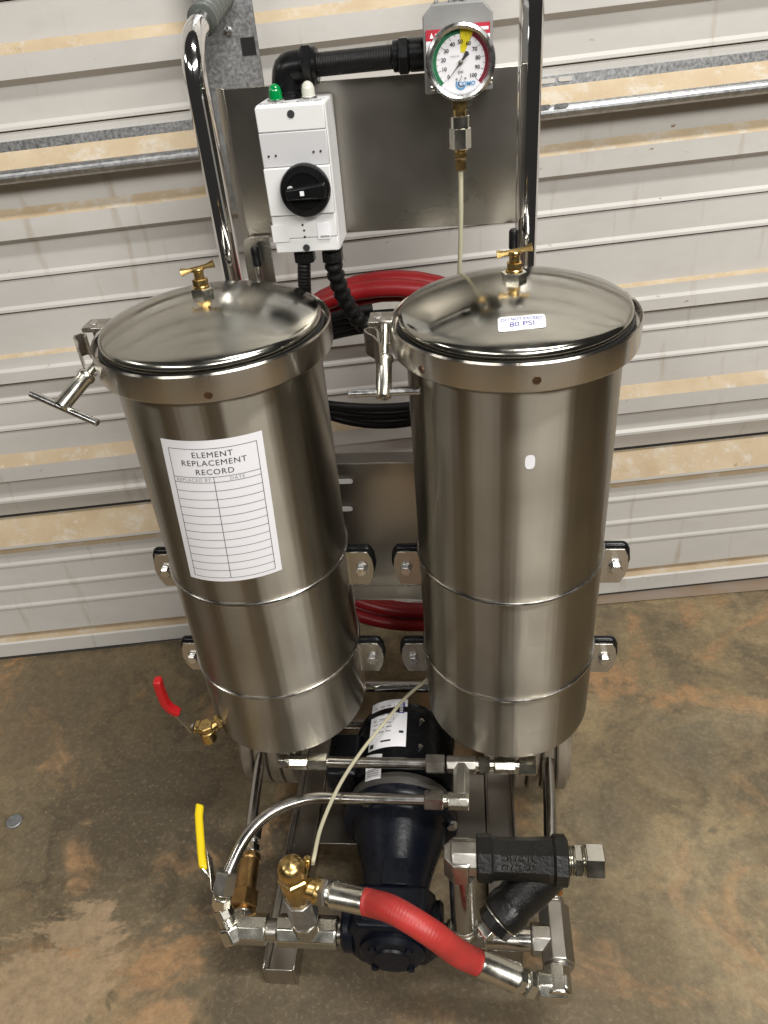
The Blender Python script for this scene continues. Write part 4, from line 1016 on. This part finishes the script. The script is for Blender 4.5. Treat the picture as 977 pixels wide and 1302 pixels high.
put_text(rt_, 'STRAINER', .0088, 0, .0055, lambda x, y: stx(x, y), 0, bold=.0002); put_text(rt_, 'CLASS 150', .0088, 0, -.0048, lambda x, y: stx(x, y), 0, bold=.0002)
ro_ = rt_.build('raised_lettering', mat('worn_lettering', (.022, .021, .019), .36, 0, bump=.3, bscale=300), strainer)
so2 = ro_.modifiers.new('solid', 'SOLIDIFY'); so2.thickness = .0018; so2.offset = 0
fit = MB(); thread(fit, (XS1-.001, ys, ZS), (XS1+.007, ys, ZS), .0165); fit.build('pipe_thread', M['zinc'], cart)
hexnut((XS1+.0065, ys, ZS), (1, 0, 0), .033, .010).build('hex_nut', M['zinc'], cart)
fit = MB(); thread(fit, (XS1+.016, ys, ZS), (XS1+.020, ys, ZS), .013); hexnut((XS1+.0195, ys, ZS), (1, 0, 0), .036, .022, fit); fit.build('cap_nut', M['zinc'], cart)
# right tee block with copper-coloured adapter behind and elbow in front
fit = MB(); hexnut((XRm, -.228, ZM), (0, -1, 0), .026, .016, fit); cyl(fit, (XRm, -.243, ZM), (XRm, -.262, ZM), .0125); fit.build('tube_adapter', M['copper'], cart)
fit = MB(); thread(fit, (XRm, -.252, ZM), (XRm, -.264, ZM), .0165, pitch=.003); octprism(fit, (XRm, -.262, ZM), (XRm, -.338, ZM), .0200, ch=.08); octprism(fit, (XRm-.034, YM, ZM), (XRm, YM, ZM), .0190); thread(fit, (XRm, -.337, ZM), (XRm, -.343, ZM), .0170, pitch=.003); fit.build('tee_fitting', M['zincdull'], cart, bevel=.002)
fit = MB(); cyl(fit, (XE+.028, YM, ZM), (XRm-.032, YM, ZM), .0150); fit.build('pipe_nipple', M['tube'], cart)
YE = -.362
fit = MB(); octprism(fit, (XRm-.004, -.340, ZM), (XRm-.004, YE-.014, ZM), .0170); octprism(fit, (XRm-.030, YE, ZM), (XRm+.008, YE, ZM), .0165); fit.build('elbow_fitting', M['zinc'], cart, bevel=.0018)
# hose with ferrules
hs = so_+od*.034
h_end = P(612, 1226, 'z', ZM+.006); h_e2 = P(660, 1243, 'z', ZM)
he = V((XRm-.034, YE, ZM)); hd = (P(655, 1240, 'y', YE)-P(612, 1226, 'y', YE)).normalized()
A1 = P(611, 1225, 'y', YE+.002); A0 = P(462, 1146, 'y', -.330)
dA = (P(462, 1146, 'y', -.330)-hs).normalized()
hexnut(hs-dA*.002, dA, .031, .014).build('hex_nut', M['zincdull'], cart)
fit = MB(); thread(fit, hs+dA*.011, hs+dA*.020, .0125)
LA = (A0-hs).length; fit.lathe([(.014, .018), (.0172, .020), (.0172, .024), (.0160, .026), (.0160, LA), (.0150, LA+.004)], hs, dA, 28); fit.build('hose_ferrule', M['zinc'], cart)
dB = (A1-he).normalized(); LB = (A1-he).length
fit = MB(); hexnut(he, dB, .030, .014, fit); thread(fit, he+dB*.013, he+dB*.018, .0125); fit.build('hex_nut', M['zinc'], cart)
fit = MB(); hexnut(he+dB*.017, dB, .027, .011, fit); fit.lathe([(.014, .027), (.0180, .029), (.0180, .033), (.0168, .035), (.0168, LB), (.016, LB+.004)], he, dB, 28); fit.build('hose_ferrule', M['zinc'], cart)
m1 = P(502, 1158, 'y', -.352); m2 = P(548, 1186, 'y', -.368); m3 = P(580, 1210, 'y', -.367)
hp_ = smooth([A0-dA*.006, A0+dA*.012, m1, m2, m3, A1-dB*-.010, A1-dB*.010], 40)
hm = MB().tube(hp_, .0155, 28, rfun=lambda i: .0157+.00022*math.sin(i*2*PI/3.0+.3))
hose = hm.build('hydraulic_hose', M['redhose2'], cart); tag(hose, 'short ribbed red hose across the front of the pump')

# ------------------------------------------------------------------ coiled hoses hung behind the cart
def coil(name, cx_, cz_, ra, rb, r, turns, y0, m_, wob, label, cat, seg=14, dy=0.0):
    pts = []; n_ = int(turns*60)
    for i in range(n_+1):
        a_ = 2*PI*i/60+1.0; k = i/60
        pts.append(V((cx_+(ra+wob*math.sin(1.7*k+1))*math.cos(a_), y0+dy*k+.004*math.sin(3*a_+k), cz_+(rb+wob*math.sin(2.3*k))*math.sin(a_)-.0*k)))
    o = MB().tube(pts, r, seg).build(name, m_); tag(o, label, cat); return o
rt0 = P(525, 347, 'y', .235); rb0 = P(490, 795, 'y', .235)
rz = (rt0.z+rb0.z)/2; rh = (rt0.z-rb0.z)/2
coil('coiled_hose', rt0.x-.035, rz-.006, .26, rh-.014, .0125, 2.9, .232, M['redhose'], .016, 'thick red hose hung in a coil on the back of the cart', 'hose', dy=.014)
pts = []
zt_, zb_ = P(470, 398, 'y', .21).z, P(470, 530, 'y', .22).z
for i in range(int(3.4*60)+1):
    a_ = 2*PI*i/60+PI*.5; k = i/60; rbk = (zt_-zb_)/2+(-.030+.020*k if math.sin(a_) < 0 else .008-.013*k)
    pts.append(V((-.01+(.165+.012*math.sin(1.9*k))*math.cos(a_), .205+.010*k+.006*math.sin(2*a_), (zt_+zb_)/2+rbk*math.sin(a_)+.006*math.cos(a_))))
o = MB().tube(pts, .0066, 14).build('black_hose', M['rubber']); tag(o, 'black hose hung in flat loops between the filter housings', 'hose')
